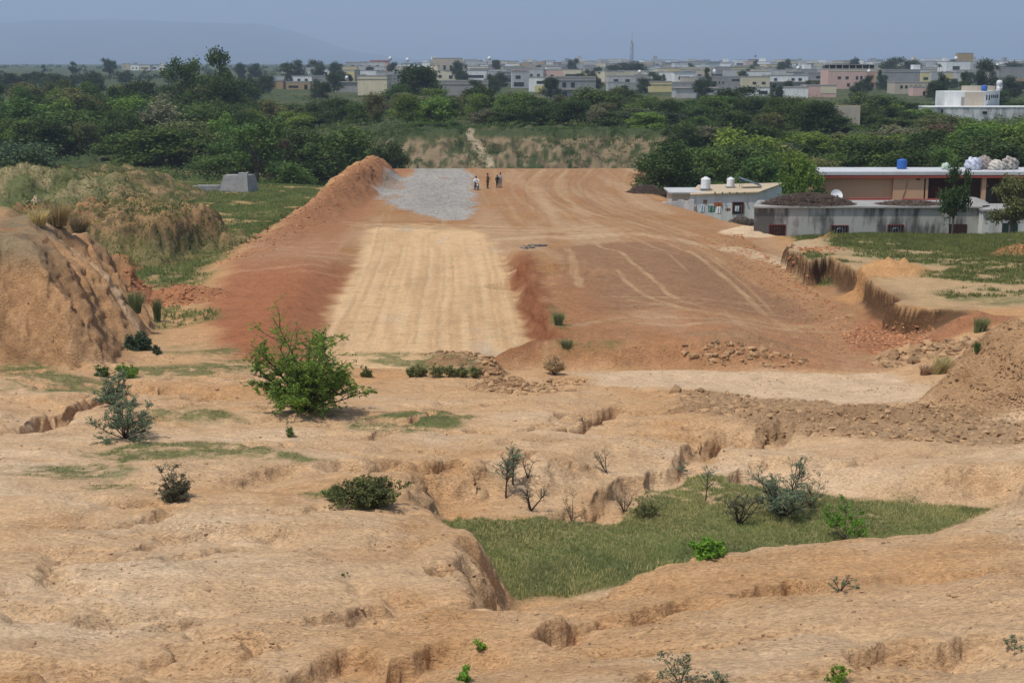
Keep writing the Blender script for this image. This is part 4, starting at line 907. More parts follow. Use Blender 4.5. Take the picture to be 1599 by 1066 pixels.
# ---- shrubs with visible stems
def grow(seed, H, W, stems=9, kids=5, twigs=5, leaves=9, leaf=.025, up=.25, arch=-.15, jit=.25, r0=.02, bare=0., flatleaf=.3, lean=(0,0), low=.15, aspect=1., along=.25):
    """multi-stemmed shrub; returns stem mesh builder and leaf centres"""
    rg = np.random.default_rng(seed); mb = MB(); LC = []
    def path(p, d, L, nseg, curve, wob):
        pts = [p]; d = d/np.linalg.norm(d)
        for _ in range(nseg):
            d = d + np.array([0,0,curve]) + wob*rg.normal(size=3)*.5; d = d/np.linalg.norm(d); p = p + d*L/nseg; p[2] = max(p[2], .01); pts.append(p.copy())
        return pts, d
    for i in range(stems):
        a = 2*math.pi*(i+rg.random()*.8)/stems; el = math.asin(np.clip(low + (1-low)*rg.random()**.8, 0, 1)) if stems > 1 else 1.5
        d = np.array([math.cos(a)*math.cos(el)+lean[0], math.sin(a)*math.cos(el)+lean[1], math.sin(el)]); d /= np.linalg.norm(d)
        reach = 1/math.sqrt((math.hypot(d[0], d[1])/(W*.5))**2 + (d[2]/H)**2)*rg.uniform(.72, 1.0)
        pts, dd = path(np.zeros(3), d, reach, 6, up*.12, jit*.6)
        mb.tube(pts, list(np.linspace(r0, r0*.25, len(pts))), 5)
        for k in range(kids):
            t_ = rg.uniform(along, 1); j = min(int(t_*6), 5); p0 = pts[j] + (pts[j+1]-pts[j])*(t_*6-j)
            a2 = rg.uniform(0, 2*math.pi); dv = d*.6 + np.array([math.cos(a2), math.sin(a2), rg.uniform(-.15, .75)])*.8
            L2 = reach*rg.uniform(.25, .5)*(1.15-.5*t_); q, d2 = path(p0.copy(), dv, L2, 4, arch*.2, jit); mb.tube(q, list(np.linspace(r0*.38, r0*.1, len(q))), 4)
            for m in range(twigs):
                t2 = rg.uniform(.15, 1); jj = min(int(t2*4), 3); p1 = q[jj] + (q[jj+1]-q[jj])*(t2*4-jj)
                a3 = rg.uniform(0, 2*math.pi); dv = d2*.7 + np.array([math.cos(a3), math.sin(a3), rg.uniform(-.3, .5)])*.8
                L3 = L2*rg.uniform(.3, .6); s_, _ = path(p1.copy(), dv, L3, 3, arch*.3, jit); mb.tube(s_, list(np.linspace(r0*.14, r0*.05, 4)), 3)
                if rg.random() < bare: continue
                tt = rg.random(leaves); si = np.minimum((tt*3).astype(int), 2); A_ = np.array(s_)
                LC.append(A_[si] + (A_[si+1]-A_[si])*(tt*3-si)[:,None] + leaf*.8*rg.normal(size=(leaves,3)))
    LC = np.concatenate(LC) if LC else np.zeros((1,3)); LC[:,2] = np.maximum(LC[:,2], .02)
    tone = np.clip(.5 + .35*np.sin(LC[:,0]*7/W*2+seed)*np.cos(LC[:,1]*6/W*2+1) + .2*rg.normal(size=len(LC)), 0, 1)
    return mb, quads(LC, leaf, rg, flatleaf, tone, aspect)
def shrub(px, py, Hpx, Wpx, label, col='mid', bk=None, name='shrub', cat='shrub', group=None, dist=None, **k):
    q = at_px(px, py); y = q[1]; m = y/FPX; H = Hpx*m*1.03; W = Wpx*m
    r = empty(name, (q[0], y, G(q[0], y)-.02)); tag(r, label, cat, group)
    k.setdefault('leaf', .030*y/40); k.setdefault('r0', H*.014)
    mb, lv = grow(int(px*7+py), H, W, **k)
    mb.build('stem', bk or bark, r, True); link('foliage', leafmesh('foliage', [lv]), LM[col], r); return r
shrub(478,642,200,168,'large feathery bright green thorn tree, the biggest plant on the open ground','feather',darkbark,'thorn_tree','tree',stems=30,kids=10,twigs=6,leaves=12,leaf=.038,up=-.2,arch=-.15,jit=.38,low=.42,r0=.045,flatleaf=.6,aspect=1.5,along=.15)
GH = 'low thorny shrubs left of the green thorn tree'
shrub(196,684,78,132,'spreading blue-green thorn shrub with bare arching stems, in front of its twin','teal',darkbark,group=GH,stems=18,kids=7,twigs=6,leaves=11,low=.0,up=.1,leaf=.028,r0=.022)
shrub(178,632,62,70,'upright blue-green thorn shrub at the edge of the left gully','teal',darkbark,group=GH,stems=11,kids=7,twigs=5,leaves=8,low=.35,leaf=.034,r0=.02)
shrub(272,780,68,56,'dark grey-green cone of a bush alone on the sandy slope','grey',darkbark,'bush','bush',stems=22,kids=8,twigs=5,leaves=8,low=.25,leaf=.020,along=.1)
shrub(575,790,46,150,'wide low leafy bush by the left corner of the grassy pit','olive',darkbark,'bush','bush',stems=44,kids=9,twigs=4,leaves=9,low=.12,leaf=.030,along=.1)
shrub(525,782,20,70,'small green weed mat at the left end of the wide low bush','mid',None,'weed','weed',stems=18,kids=5,twigs=3,leaves=6,low=.0)
GP = 'thin saplings at the back of the grassy pit'
shrub(790,777,74,58,'straight thin sapling with a dark stem, left front one of its cluster','teal',darkbark,'sapling','sapling',GP,stems=1,kids=24,twigs=5,leaves=12,low=1,along=.3,r0=.03,jit=.12,bare=.1,leaf=.018)
shrub(801,756,62,50,'thin bluish sapling standing just behind the straight dark-stemmed one','teal',darkbark,'sapling','sapling',GP,stems=1,kids=24,twigs=5,leaves=13,low=1,along=.25,r0=.03,jit=.12,leaf=.019)
shrub(824,746,56,46,'nearly leafless reddish sapling leaning right','brown',darkbark,'sapling','sapling',GP,stems=2,kids=9,twigs=4,leaves=3,low=.9,along=.3,bare=.6,leaf=.016,r0=.02)
shrub(829,797,64,58,'bent sapling with a crooked stem, right front one of its cluster','teal',darkbark,'sapling','sapling',GP,stems=3,kids=10,twigs=4,leaves=4,low=.8,along=.35,bare=.35,leaf=.018,r0=.03,jit=.35)
shrub(893,815,62,56,'wispy bare sapling standing in the grass left of the dry weeds','olive',darkbark,'sapling','sapling',GP,stems=4,kids=6,twigs=3,leaves=3,low=.7,bare=.5,leaf=.016,r0=.014)
shrub(948,738,56,70,'leaning bluish sapling on the lip of the gully above the pit','teal',bark,'sapling','sapling',GP,stems=4,kids=8,twigs=3,leaves=4,low=.6,bare=.4,leaf=.018,lean=(-.6,0),r0=.018)
shrub(1102,783,56,28,'slender pole-like sapling alone in the middle of the pit','teal',darkbark,'sapling','sapling',GP,stems=1,kids=16,twigs=3,leaves=6,low=1,along=.3,r0=.022,jit=.1,leaf=.02)
shrub(1154,818,72,84,'forked grey sapling with a bare dark trunk in the pit','grey',darkbark,'sapling','sapling',GP,stems=7,kids=9,twigs=5,leaves=11,low=.62,along=.35,bare=.25,leaf=.015,r0=.026)
shrub(1222,806,104,120,'tallest grey-green sapling of the pit with a feathery round crown','teal',darkbark,'sapling','sapling',GP,stems=13,kids=12,twigs=6,leaves=18,low=.35,along=.25,bare=.1,leaf=.017,r0=.03)
shrub(1265,790,60,60,'faint greyish sapling right behind the tallest one','grey',bark,'sapling','sapling',GP,stems=8,kids=8,twigs=4,leaves=10,low=.5,along=.3,bare=.2,leaf=.016,r0=.012)
shrub(1060,735,30,30,'small green shrub on the far rim of the pit','teal',bark,group=None,stems=6,kids=6,twigs=3,leaves=5,low=.3,leaf=.02)
shrub(1318,842,82,92,'broad-leaved green shrub near the right front edge of the pit','fresh',bark,stems=9,kids=5,twigs=3,leaves=9,low=.3,leaf=.036,along=.4,r0=.016)
shrub(1105,868,42,62,'vivid light green leafy shrub against the front rim of the pit','fresh',bark,stems=14,kids=6,twigs=3,leaves=9,low=.15,leaf=.032)
shrub(975,800,52,80,'patch of grey dry weed stalks in the back of the pit','grey',bark,'weed','weed',stems=30,kids=5,twigs=3,leaves=2,low=.5,bare=.5,leaf=.014,r0=.008)
shrub(1010,806,36,56,'bushy dark green weed beside the dry weed stalks','olive',bark,'weed','weed',stems=26,kids=6,twigs=3,leaves=5,low=.2,leaf=.02,r0=.008)
GW = 'small weeds on the bare foreground soil'
shrub(1312,922,38,46,'small forked seedling on the right foreground slope','teal',darkbark,'weed','weed',GW,stems=5,kids=4,twigs=3,leaves=6,low=.5,leaf=.014,r0=.012)
shrub(1338,918,14,16,'tiny sprout just right of the forked seedling','teal',darkbark,'weed','weed',GW,stems=4,kids=3,twigs=2,leaves=5,low=.2,leaf=.012)
shrub(1308,1064,36,46,'leafy weed at the lower right edge beside a dead twig','fresh',darkbark,'weed','weed',GW,stems=9,kids=4,twigs=3,leaves=7,low=.2,leaf=.016)
shrub(1580,1012,32,50,'thin blue-green seedling near the right picture edge','teal',darkbark,'weed','weed',GW,stems=5,kids=4,twigs=3,leaves=6,low=.4,leaf=.014)
shrub(1062,1066,60,110,'sprawling thorny seedling at the bottom edge, right of centre','teal',darkbark,'weed','weed',GW,stems=8,kids=6,twigs=4,leaves=7,low=.3,leaf=.014)
shrub(1118,1070,34,50,'thorny seedling just right of the sprawling one at the bottom edge','teal',darkbark,'weed','weed',GW,stems=6,kids=5,twigs=3,leaves=6,low=.3,leaf=.013)
shrub(724,1062,36,30,'green weed at the bottom edge below the taller trailing weed','fresh',darkbark,'weed','weed',GW,stems=5,kids=4,twigs=3,leaves=8,low=.4,leaf=.020)
shrub(745,1012,42,36,'trailing green weed on the bare soil below the pit corner','fresh',darkbark,'weed','weed',GW,stems=3,kids=5,twigs=3,leaves=8,low=.6,leaf=.018,lean=(.6,0))
shrub(452,680,18,16,'tiny green weed below the large thorn tree','mid',bark,'weed','weed',GW,stems=8,kids=4,twigs=2,leaves=6,low=.4,leaf=.03)
shrub(537,898,10,14,'tiny sprout on the slope left of the pit wall','mid',bark,'weed','weed',GW,stems=4,kids=3,twigs=2,leaves=5,low=.2,leaf=.012)
shrub(217,546,38,42,'round dark bush at the foot of the eroded hillside','blue',darkbark,'bush','bush',stems=24,kids=8,twigs=4,leaves=9,low=.1,leaf=.055)
shrub(245,552,14,24,'small bluish weed right of the round dark bush','blue',bark,'weed','weed',stems=10,kids=4,twigs=2,leaves=6,low=.1,leaf=.045)
shrub(866,585,34,40,'dry brown tangled bush between the clod heaps','dry',bark,'bush','bush',stems=22,kids=7,twigs=4,leaves=5,low=.2,leaf=.03)
shrub(160,588,20,28,'green leafy weed on the grass above the left gully','mid',bark,'weed','weed',stems=14,kids=5,twigs=3,leaves=7,low=.2,leaf=.04)
shrub(200,590,26,44,'feathery green shrub behind the blue-green thorn shrubs','feather',bark,stems=14,kids=6,twigs=3,leaves=7,low=.2,leaf=.04)
GV = 'row of weeds at the near end of the pale road'
for px, w_, h_2, lb in [(643,20,18,'leftmost of the row'),(657,24,24,'second from left'),(683,34,20,'third and widest from left'),(704,28,20,'fourth from left'),(722,24,20,'fifth from left'),(742,22,20,'rightmost of the row'),(572,20,20,'set apart nearest the thorn tree')]:
    shrub(px, 588, h_2, w_, 'dark green weed, %s, before the pale road' % lb, 'olive', bark, 'weed', 'weed', GV, stems=20, kids=5, twigs=3, leaves=5, low=.4, leaf=.035, r0=.01)
# ---- tall grass tufts
def tuft(px, py, Hpx, Wpx, label, col='straw', n=260, group=None, lean=0.):
    q = at_px(px, py); m = q[1]/FPX; H = Hpx*m; W = Wpx*m*.5; rg = np.random.default_rng(int(px*3+py)); V = []; F = []; T = []
    for i in range(n):
        a = rg.uniform(0, 6.283); r_ = W*.45*math.sqrt(rg.random()); b = np.array([r_*math.cos(a), r_*math.sin(a), -.03]); h = H*rg.uniform(.55, 1.0)
        out = W*.75*rg.random(); w_ = max(.006, q[1]*.00028)*rg.uniform(.6, 1.2); a2 = rg.uniform(0, 6.283); s_ = np.array([math.cos(a2), math.sin(a2), 0])*w_; o = len(V); tn = rg.random()
        for t_, ww in ((0, 1), (.5, .8), (1, .1)):
            c = b + np.array([math.cos(a)*out*t_**2 + lean*H*t_, math.sin(a)*out*t_**2, h*t_*(1-.12*t_)]); V += [c-s_*ww, c+s_*ww]; T += [tn, tn]
        F += [(o,o+1,o+3,o+2),(o+2,o+3,o+5,o+4)]
    me = npmesh('tuft', np.array(V), np.array(F)); setcol(me, np.repeat(np.array(T)[:,None], 3, 1)); ob = link('grass_tuft', me, LM[col]); ob.location = (q[0], q[1], G(q[0], q[1])); tag(ob, label, 'grass tuft', group); return ob
tuft(90,352,48,60,'tall straw-green grass clump on the crest of the eroded hillside','straw',700)
tuft(60,352,34,44,'shorter pale grass clump left of the tall clump on the hillside crest','straw',360)
tuft(122,360,30,40,'bushy straw grass right of the tall clump on the hillside crest','dry',360)
tuft(212,488,42,34,'blue-green reed tuft beside the right slope of the hillside','blueg',420)
tuft(246,502,46,20,'narrow upright blue-green reed tuft, right one of the two near the hillside','blueg',320)
tuft(1466,582,34,54,'wind-bent straw grass tuft between flat ground and the brown spoil heap','straw',520,lean=.5)
tuft(1445,584,20,40,'pale dry grass beside the wind-bent tuft','dry',240,lean=.3)
tuft(1528,518,30,34,'dark green grass tuft on the eroded right bank','blueg',320,lean=.2)
tuft(1525,548,22,16,'small green tuft below the eroded right bank','mid',120)
tuft(872,508,28,24,'green weed tuft on the red step right of the pale road','blueg',200)
tuft(885,542,18,30,'green tuft at the near end of the red step','blueg',160)
# ---- short grass nobody could count
def blades(name, x, y, h, w, seed, col, label, per=3):
    rg = np.random.default_rng(seed); n = len(x); z = Hs(x, y); V = np.zeros((n*per, 3, 3), np.float32); T = np.zeros((n*per, 3), np.float32)
    tone = np.clip(.5 + .45*fbm(x.astype(np.float32)/1.1, y.astype(np.float32)/1.1, 3, seed) , 0, 1)
    for k in range(per):
        a = rg.uniform(0, 6.283, n); s = w*rg.uniform(.6, 1.3, n); ox = rg.normal(size=n)*.03*h/.1; oy = rg.normal(size=n)*.03*h/.1; hh = h*rg.uniform(.5, 1.3, n); le = hh*.5
        dx = np.cos(a)*s; dy = np.sin(a)*s; b = rg.uniform(0, 6.283, n); i = slice(k*n, (k+1)*n)
        V[i,0] = np.stack([x+ox-dx, y+oy-dy, z-.01], 1); V[i,1] = np.stack([x+ox+dx, y+oy+dy, z-.01], 1); V[i,2] = np.stack([x+ox+np.cos(b)*le, y+oy+np.sin(b)*le, z+hh], 1)
        T[i] = np.clip(tone + .2*rg.normal(size=n), 0, 1)[:,None]
    me = npmesh(name, V.reshape(-1,3), np.arange(n*per*3).reshape(-1,3)); setcol(me, np.repeat(T.reshape(-1)[:,None], 3, 1)); return tag(link(name, me, LM[col]), label, 'grass', kind='stuff')
def spots(n, seed, xr, yr, thr=.35, extra=None):
    rg = np.random.default_rng(seed); x = rg.uniform(*xr, n); y = rg.uniform(*yr, n); g = sample(GMASK, x, y)
    k = (g > thr + .4*rg.random(n)) & (np.abs(x) < .40*y+3)
    if extra is not None: k &= extra(x, y)
    return x[k], y[k]
x_, y_ = spots(150000, 1, (-3, 18), (24, 46)); inpit = sdpoly(x_.astype(np.float32), y_.astype(np.float32), PITG, 6) < .4
blades('grass', x_[inpit], y_[inpit], .075, .011, 2, 'grass', 'short green grass covering the floor of the pit')
tl_ = fbm(x_.astype(np.float32)/1.2, y_.astype(np.float32)/1.0, 3, 66) + ss(35.5, 37.5, y_)*.5; k_ = inpit & (tl_ > .15)
blades('grass', x_[k_], y_[k_], .12, .010, 12, 'straw', 'taller yellowing grass in the back of the pit', 1)
x_, y_ = spots(200000, 4, (-24, 10), (28, 75)); o_ = sdpoly(x_.astype(np.float32), y_.astype(np.float32), PITG, 6) > .4
blades('grass', x_[o_], y_[o_], .05, .012, 5, 'grass', 'thin grass patches on the sandy ground in front of the road', 2)
x_, y_ = spots(110000, 6, (14, 54), (76, 118)); blades('grass', x_, y_, .17, .025, 7, 'field', 'green grass field before the low concrete building', 3)
x_, y_ = spots(150000, 8, (-62, -14), (74, 200)); blades('grass', x_, y_, .20, .04, 9, 'field', 'green meadow left of the embankment', 2)
# ================================================================== BUILDINGS
def wallmat(name, col, dirt=(.12,.11,.10), amt=.6, sc=.5, streak=True, lo=.5, hi=.72):
    """plaster or block wall with rain streaks and blotches that belong to the wall"""
    m = bpy.data.materials.new(name); m.use_nodes = True; t = m.node_tree; b = t.nodes['Principled BSDF']; L = t.links.new
    b.inputs['Roughness'].default_value = .92; b.inputs['Specular IOR Level'].default_value = .15
    tc = t.nodes.new('ShaderNodeTexCoord'); mp = t.nodes.new('ShaderNodeMapping'); mp.inputs['Scale'].default_value = (sc*2.2, sc*2.2, sc*.35 if streak else sc*2)
    n = t.nodes.new('ShaderNodeTexNoise'); n.inputs['Scale'].default_value = 1.; n.inputs['Detail'].default_value = 6; n.inputs['Roughness'].default_value = .65
    n2 = t.nodes.new('ShaderNodeTexNoise'); n2.inputs['Scale'].default_value = .35; n2.inputs['Detail'].default_value = 5
    oi = t.nodes.new('ShaderNodeObjectInfo'); va = t.nodes.new('ShaderNodeVectorMath'); va.operation = 'ADD'
    cb = t.nodes.new('ShaderNodeCombineXYZ'); ml = t.nodes.new('ShaderNodeMath'); ml.operation = 'MULTIPLY'; ml.inputs[1].default_value = 50
    L(oi.outputs['Random'], ml.inputs[0]); L(ml.outputs[0], cb.inputs[0]); L(ml.outputs[0], cb.inputs[1]); L(tc.outputs['Object'], va.inputs[0]); L(cb.outputs[0], va.inputs[1])
    L(va.outputs[0], mp.inputs[0]); L(mp.outputs[0], n.inputs['Vector']); L(va.outputs[0], n2.inputs['Vector'])
    r = t.nodes.new('ShaderNodeMapRange'); r.inputs[1].default_value = lo; r.inputs[2].default_value = hi; r.inputs[3].default_value = 0; r.inputs[4].default_value = amt
    ad = t.nodes.new('ShaderNodeMath'); ad.operation = 'MULTIPLY_ADD'; ad.inputs[1].default_value = .5; L(n2.outputs['Fac'], ad.inputs[0]); ml2 = t.nodes.new('ShaderNodeMath'); ml2.operation = 'MULTIPLY'; ml2.inputs[1].default_value = .6
    L(n.outputs['Fac'], ml2.inputs[0]); L(ml2.outputs[0], ad.inputs[2]); L(ad.outputs[0], r.inputs[0])
    mx = t.nodes.new('ShaderNodeMix'); mx.data_type = 'RGBA'; mx.inputs[6].default_value = tuple(col)+(1,); mx.inputs[7].default_value = tuple(dirt)+(1,)
    L(r.outputs[0], mx.inputs[0]); L(mx.outputs[2], b.inputs['Base Color']); return m
WM = dict(grey=wallmat('wall_grey', (.33,.325,.315), amt=.35), lgrey=wallmat('wall_light_grey', (.50,.50,.49), amt=.35), white=wallmat('wall_white', (.80,.80,.78), (.35,.34,.32), .4), cream=wallmat('wall_cream', (.68,.60,.43), (.3,.26,.18), .3),
 yellow=wallmat('wall_yellow', (.66,.55,.27), (.3,.26,.16), .3), pink=wallmat('wall_pink', (.66,.44,.38), (.35,.24,.2), .25), beige=wallmat('wall_beige', (.52,.45,.36), (.25,.2,.15), .3), brown=wallmat('wall_brown', (.28,.19,.13), amt=.3),
 tan=wallmat('wall_tan', (.45,.32,.18), amt=.3), blue=wallmat('wall_blue', (.18,.27,.42), amt=.2), red=wallmat('wall_red', (.38,.085,.065), (.2,.06,.05), .4), salmon=wallmat('wall_salmon', (.56,.335,.215), (.42,.25,.17), .35),
 stain=wallmat('wall_stained', (.42,.41,.38), (.06,.055,.05), .85, .55, True, .50, .62), wstain=wallmat('wall_white_stained', (.66,.66,.64), (.12,.115,.105), .8, .3, True, .49, .66), slab=wallmat('roof_slab', (.33,.32,.30), (.16,.15,.13), .4, .3, False), sand=wallmat('roof_sand', (.50,.40,.27), (.3,.24,.17), .4, .4, False))
dark = mat('dark_opening', (.018,.017,.016), .6); glass = mat('window_dark', (.035,.038,.045), .25, spec=.5); rust = mat('red_frame', (.16,.035,.025), .7); whitep = mat('white_plastic', (.74,.75,.76), .45, col2=(.66,.67,.68), scale=2)
bluep = mat('blue_plastic', (.04,.13,.42), .4); solar = mat('solar_cells', (.03,.035,.055), .2, spec=.6); steel = mat('steel', (.30,.30,.31), .5, metal=.5); greend = mat('green_door', (.025,.045,.04), .6); orange = mat('orange_paint', (.42,.12,.04), .7)
def house(x0, x1, yt, yb, col, label, feats=(), rz=0., group=None, name='house', dist=None, deep=None, roofcol='slab', ground=None):
    """front face fills pixels x0..x1, yt..yb at its real distance"""
    xm = (x0+x1)/2
    if dist is None:
        q = hit(xm, yb); dist = q[1] if q else 900.
    a, b = ray(xm, yt); W_ = (x1-x0)/FPX*dist; zt = CAMZ + b*dist; g = G(a*dist, dist) - .3; H = max(zt-g, 2.2); D_ = deep or min(max(W_*.75, 5.), 14.)
    r = empty(name, (a*dist, dist, g), rz); tag(r, label, 'house', group)
    MB().box(-W_/2, W_/2, 0, D_, 0, H).build('wall', WM[col], r)
    p = MB(); p.box(-W_/2-.15, W_/2+.15, -.15, D_+.15, H-.9, H-.72) if 'ledge' in feats else None
    if 'flatroof' in feats: p.box(-W_/2-.35, W_/2+.35, -.45, D_+.3, H, H+.22)
    else:
        e = .14
        for bx in ((-W_/2-.05, W_/2+.05, -.05, e), (-W_/2-.05, W_/2+.05, D_-e, D_+.05), (-W_/2-.05, -W_/2+e, e, D_-e), (W_/2-e, W_/2+.05, e, D_-e)): p.box(bx[0], bx[1], bx[2], bx[3], H+.002, H+.5)
    p.build('roof', WM[roofcol], r)
    for f in feats:
        if isinstance(f, str):
            continue
        k = f[0]; fx0, fx1, fz0, fz1 = f[1:5]                      # fractions of the front
        X0 = -W_/2+W_*fx0; X1 = -W_/2+W_*fx1; Z0 = H*fz0; Z1 = H*fz1
        if k == 'w': w_ = MB().box(X0, X1, -.06, .1, Z0, Z1).build('window', glass, r); 
        if k == 'd': MB().box(X0, X1, -.06, .1, Z0, Z1).build('door', f[5] if len(f) > 5 else dark, r)
        if k == 'p': MB().box(X0, X1, -.09, .2, Z0, Z1).build('panel', WM[f[5]], r)
        if k == 's': MB().box(X0, X1, -.9, .2, Z0, Z1).build('balcony_slab', WM['slab'], r)
        if k == 'u':
            MB().box(X0, X1, D_*.15, D_*.8, H+.01, H+(Z1-Z0)).build('upper_room', WM[f[5]], r)
    return r
def wr(n, z0, z1, a=.08, b=.92, fill=.4): s = (b-a)/n; return [('w', a+i*s+s*(1-fill)/2, a+i*s+s*(1+fill)/2, z0, z1) for i in range(n)]
HT = 'houses in the front rows of the town'
NAMED = [
 (366,398,126,139,'lgrey','low pale house with a dark porch, first house right of the tall thicket trees',[('w',.1,.8,.2,.7),'flatroof'],0),
 (398,442,127,139,'brown','long low brown house with a dark veranda left of the orange house',[('w',.1,.55,.2,.6),('p',.6,.98,.0,.9,'tan')],.05),
 (412,446,120,129,'lgrey','pale house with a blue front band behind the brown veranda house',[('p',.0,.55,.35,.9,'blue')],0),
 (446,487,120,130,'white','white long house with three dark windows behind the orange house',wr(3,.2,.7),-.05),
 (447,484,129,140,'tan','low orange-tan house with dark door near the green field',[('d',.75,.88,0,.7),('w',.1,.5,.3,.6)],.04),
 (487,522,120,138,'grey','grey plain house left of the long gable shed',[('w',.2,.35,.4,.65)],.1),
 (522,560,129,144,'grey','grey block shed left of the big blank cream wall',['flatroof'],-.15),
 (558,604,120,149,'cream','big blank cream wall house with a grey top edge',['ledge'],-.12),
 (602,616,118,146,'grey','narrow grey house side joined to the big blank cream wall',[],.1),
 (540,600,98,118,'lgrey','pale grey block with two window rows left of the red-topped house',wr(3,.15,.35)+wr(4,.6,.8),.1),
 (578,606,95,113,'pink','pinkish house with a red roof edge behind the pale grey block',[('p',0,1,.82,1,'red'),('w',.3,.5,.3,.55)],-.05),
 (566,600,112,122,'cream','small cream house above the big blank cream wall',wr(3,.3,.7),0),
 (672,714,100,121,'beige','grey-brown two-storey house with a pale blue ground floor door',[('w',.1,.3,.6,.8),('p',.15,.4,.02,.4,'white'),('d',.5,.85,.02,.36),'ledge'],.05),
 (676,722,92,100,'beige','flat beige top storey peeking over the two-storey house with blue door',wr(4,.3,.7),.05),
 (690,762,128,152,'grey','long blank grey block wall house left of the round dark tree',['ledge'],.03),
 (735,772,108,122,'grey','blank grey house above the dark-windowed shed',[],.1),
 (762,800,118,130,'grey','grey shed with a band of dark windows',[('w',.08,.95,.2,.62),'flatroof'],0),
 (800,826,113,138,'lgrey','pale grey narrow house between the dark-windowed shed and the white-and-yellow one',[('w',.2,.5,.6,.8),('w',.1,.7,.15,.4)],.1),
 (826,856,122,144,'white','white house with a yellow lower storey',[('p',.3,.98,.02,.5,'yellow'),('w',.4,.8,.6,.8)],-.08),
 (838,920,110,123,'cream','long cream building with a dark strip of windows',[('w',.12,.72,.15,.38)]+wr(2,.45,.75,.76,.98),.03),
 (856,930,122,153,'grey','grey two-storey unplastered house with balcony slab and two dark windows',[('s',-.01,.7,.42,.47),('w',.3,.38,.55,.78),('w',.48,.56,.55,.78),('w',.3,.4,.12,.32),'ledge'],.04),
 (690,742,140,152,'grey','low grey yard wall house under the round dark tree',[],.1),
 (944,965,112,131,'cream','narrow cream house with a grey side right of the dark tree',[('d',.3,.5,0,.4)],.25),
 (950,992,120,132,'lgrey','pale grey house with two square dark windows right of the narrow cream house',wr(2,.35,.7),.05),
 (990,1016,118,131,'grey','grey two-window house left of the yellow wall',wr(2,.35,.65),-.05),
 (972,1006,113,120,'white','small white house under the phone mast',wr(3,.25,.7),0),
 (950,978,130,144,'lgrey','low pale shed below the square-windowed grey house',[],.1),
 (975,1016,131,143,'grey','low grey yard wall left of the yellow wall',[],0),
 (1015,1049,129,144,'yellow','bright yellow low house with a grey roof edge',['ledge'],0),
 (1026,1062,108,126,'cream','sand-coloured house with a black window left of the white terrace house',[('p',.45,.98,.3,.98,'yellow'),('w',.68,.95,.35,.6)],.06),
 (1062,1096,112,122,'white','white terrace house with dark ground floor',[('w',.1,.9,.1,.4),'ledge'],0),
 (1066,1108,122,132,'beige','beige low house with a dark door below the white terrace house',[('d',.4,.5,0,.7),('w',.65,.85,.2,.7)],0),
 (1049,1092,130,140,'grey','grey plain yard wall right of the yellow house',[],.0),
 (1056,1122,138,153,'lgrey','light grey wall house with a long black opening under its roof',[('w',.42,.95,.62,.85),'flatroof'],.02),
 (1120,1168,148,154,'grey','low grey roadside wall in front of the tall dark town-edge tree',[],0),
 (1090,1160,121,140,'grey','grey house with a row of small dark windows',wr(5,.5,.68,.2,.6)+[('w',.75,.92,.7,.86)],.03),
 (1114,1176,111,121,'beige','long beige flat house below the small yellow box house',['flatroof'],0),
 (1150,1168,105,113,'yellow','small yellow box house on the beige row',[('w',.3,.6,.2,.6)],.1),
 (1158,1202,121,140,'cream','cream house with two small dark windows left of the white two-storey house',wr(2,.45,.65,.3,.95),.04),
 (1168,1202,138,150,'white','white low house with a black window left of the long white wall',[('w',.5,.9,.3,.7)],0),
 (1202,1232,109,120,'lgrey','pale upper block with brown corner on top of the white two-storey house',[('p',.8,1,.0,1,'brown')],.0),
 (1232,1258,107,120,'cream','cream upper block beside a brown stair tower',[('p',.72,1,0,.8,'brown')],.0),
 (1200,1262,119,140,'white','white two-storey house with grey slab and paired windows',[('s',-.02,1.02,.55,.62),('w',.15,.22,.66,.85),('w',.58,.66,.66,.85),('w',.75,.84,.66,.85),('p',0,1,.0,.5,'grey')],.03),
 (1212,1262,138,153,'white','long white ground-floor wall behind the small round pale tree',[],.0),
 (1262,1294,115,136,'grey','grey two-storey house left of the pink building',[('s',0,1,.5,.56),('w',.4,.7,.65,.82)],.06),
 (1294,1368,109,139,'pink','large pink building with a dark columned roof terrace',[('w',.2,.27,.52,.66),('w',.36,.43,.52,.66),('w',.58,.63,.5,.68),('w',.67,.72,.5,.68),('w',.4,.46,.15,.32),('w',.6,.66,.15,.32),('w',.72,.76,.15,.32),('p',-.01,1.01,.93,.99,'cream'),('p',.8,.98,.02,.9,'salmon')],.04),
 (1258,1306,135,152,'pink','low pink house in front of the large pink building',[('p',.5,1,.4,.95,'cream')],.03),
 (1380,1437,110,133,'grey','tall blank grey house wall right of the large pink building',['ledge'],.05),
 (1440,1452,114,130,'yellow','narrow yellow house side right of the blank grey wall',[('w',.2,.8,.35,.6)],0),
 (1398,1452,130,147,'beige','unfinished beige house with a row of arched openings',wr(5,.55,.8,.12,.8,.55),.04),
 (1426,1452,137,150,'pink','low pink-brown house at the foot of the tall conical tree',[('d',.6,.75,0,.6)],.05),
 (1478,1528,97,126,'white','white three-storey house with a wide black window',[('w',.2,.42,.55,.78),('s',-.02,1,.5,.53),('p',.75,1,0,1,'lgrey')],.08),
 (1442,1480,92,104,'white','white flat house with blue-grey windows on the far roofline',wr(3,.2,.7),0),
 (1560,1612,107,140,'grey','tall grey block house at the right edge with an orange door canopy',[('p',.55,1,.42,.55,'tan'),('d',.6,.9,.02,.4)],.06),
 (1498,1520,84,95,'tan','orange-brown small tower house on the far roofline',[('w',.2,.8,.3,.7)],0),
]
for h in NAMED:
    x0, x1, yt, yb, col, lab, ft, rz = h; house(x0, x1, yt, yb, col, lab, ft, rz, HT)
hb = [o for o in COL.objects if o.get('label', '').startswith('large pink building')][0]
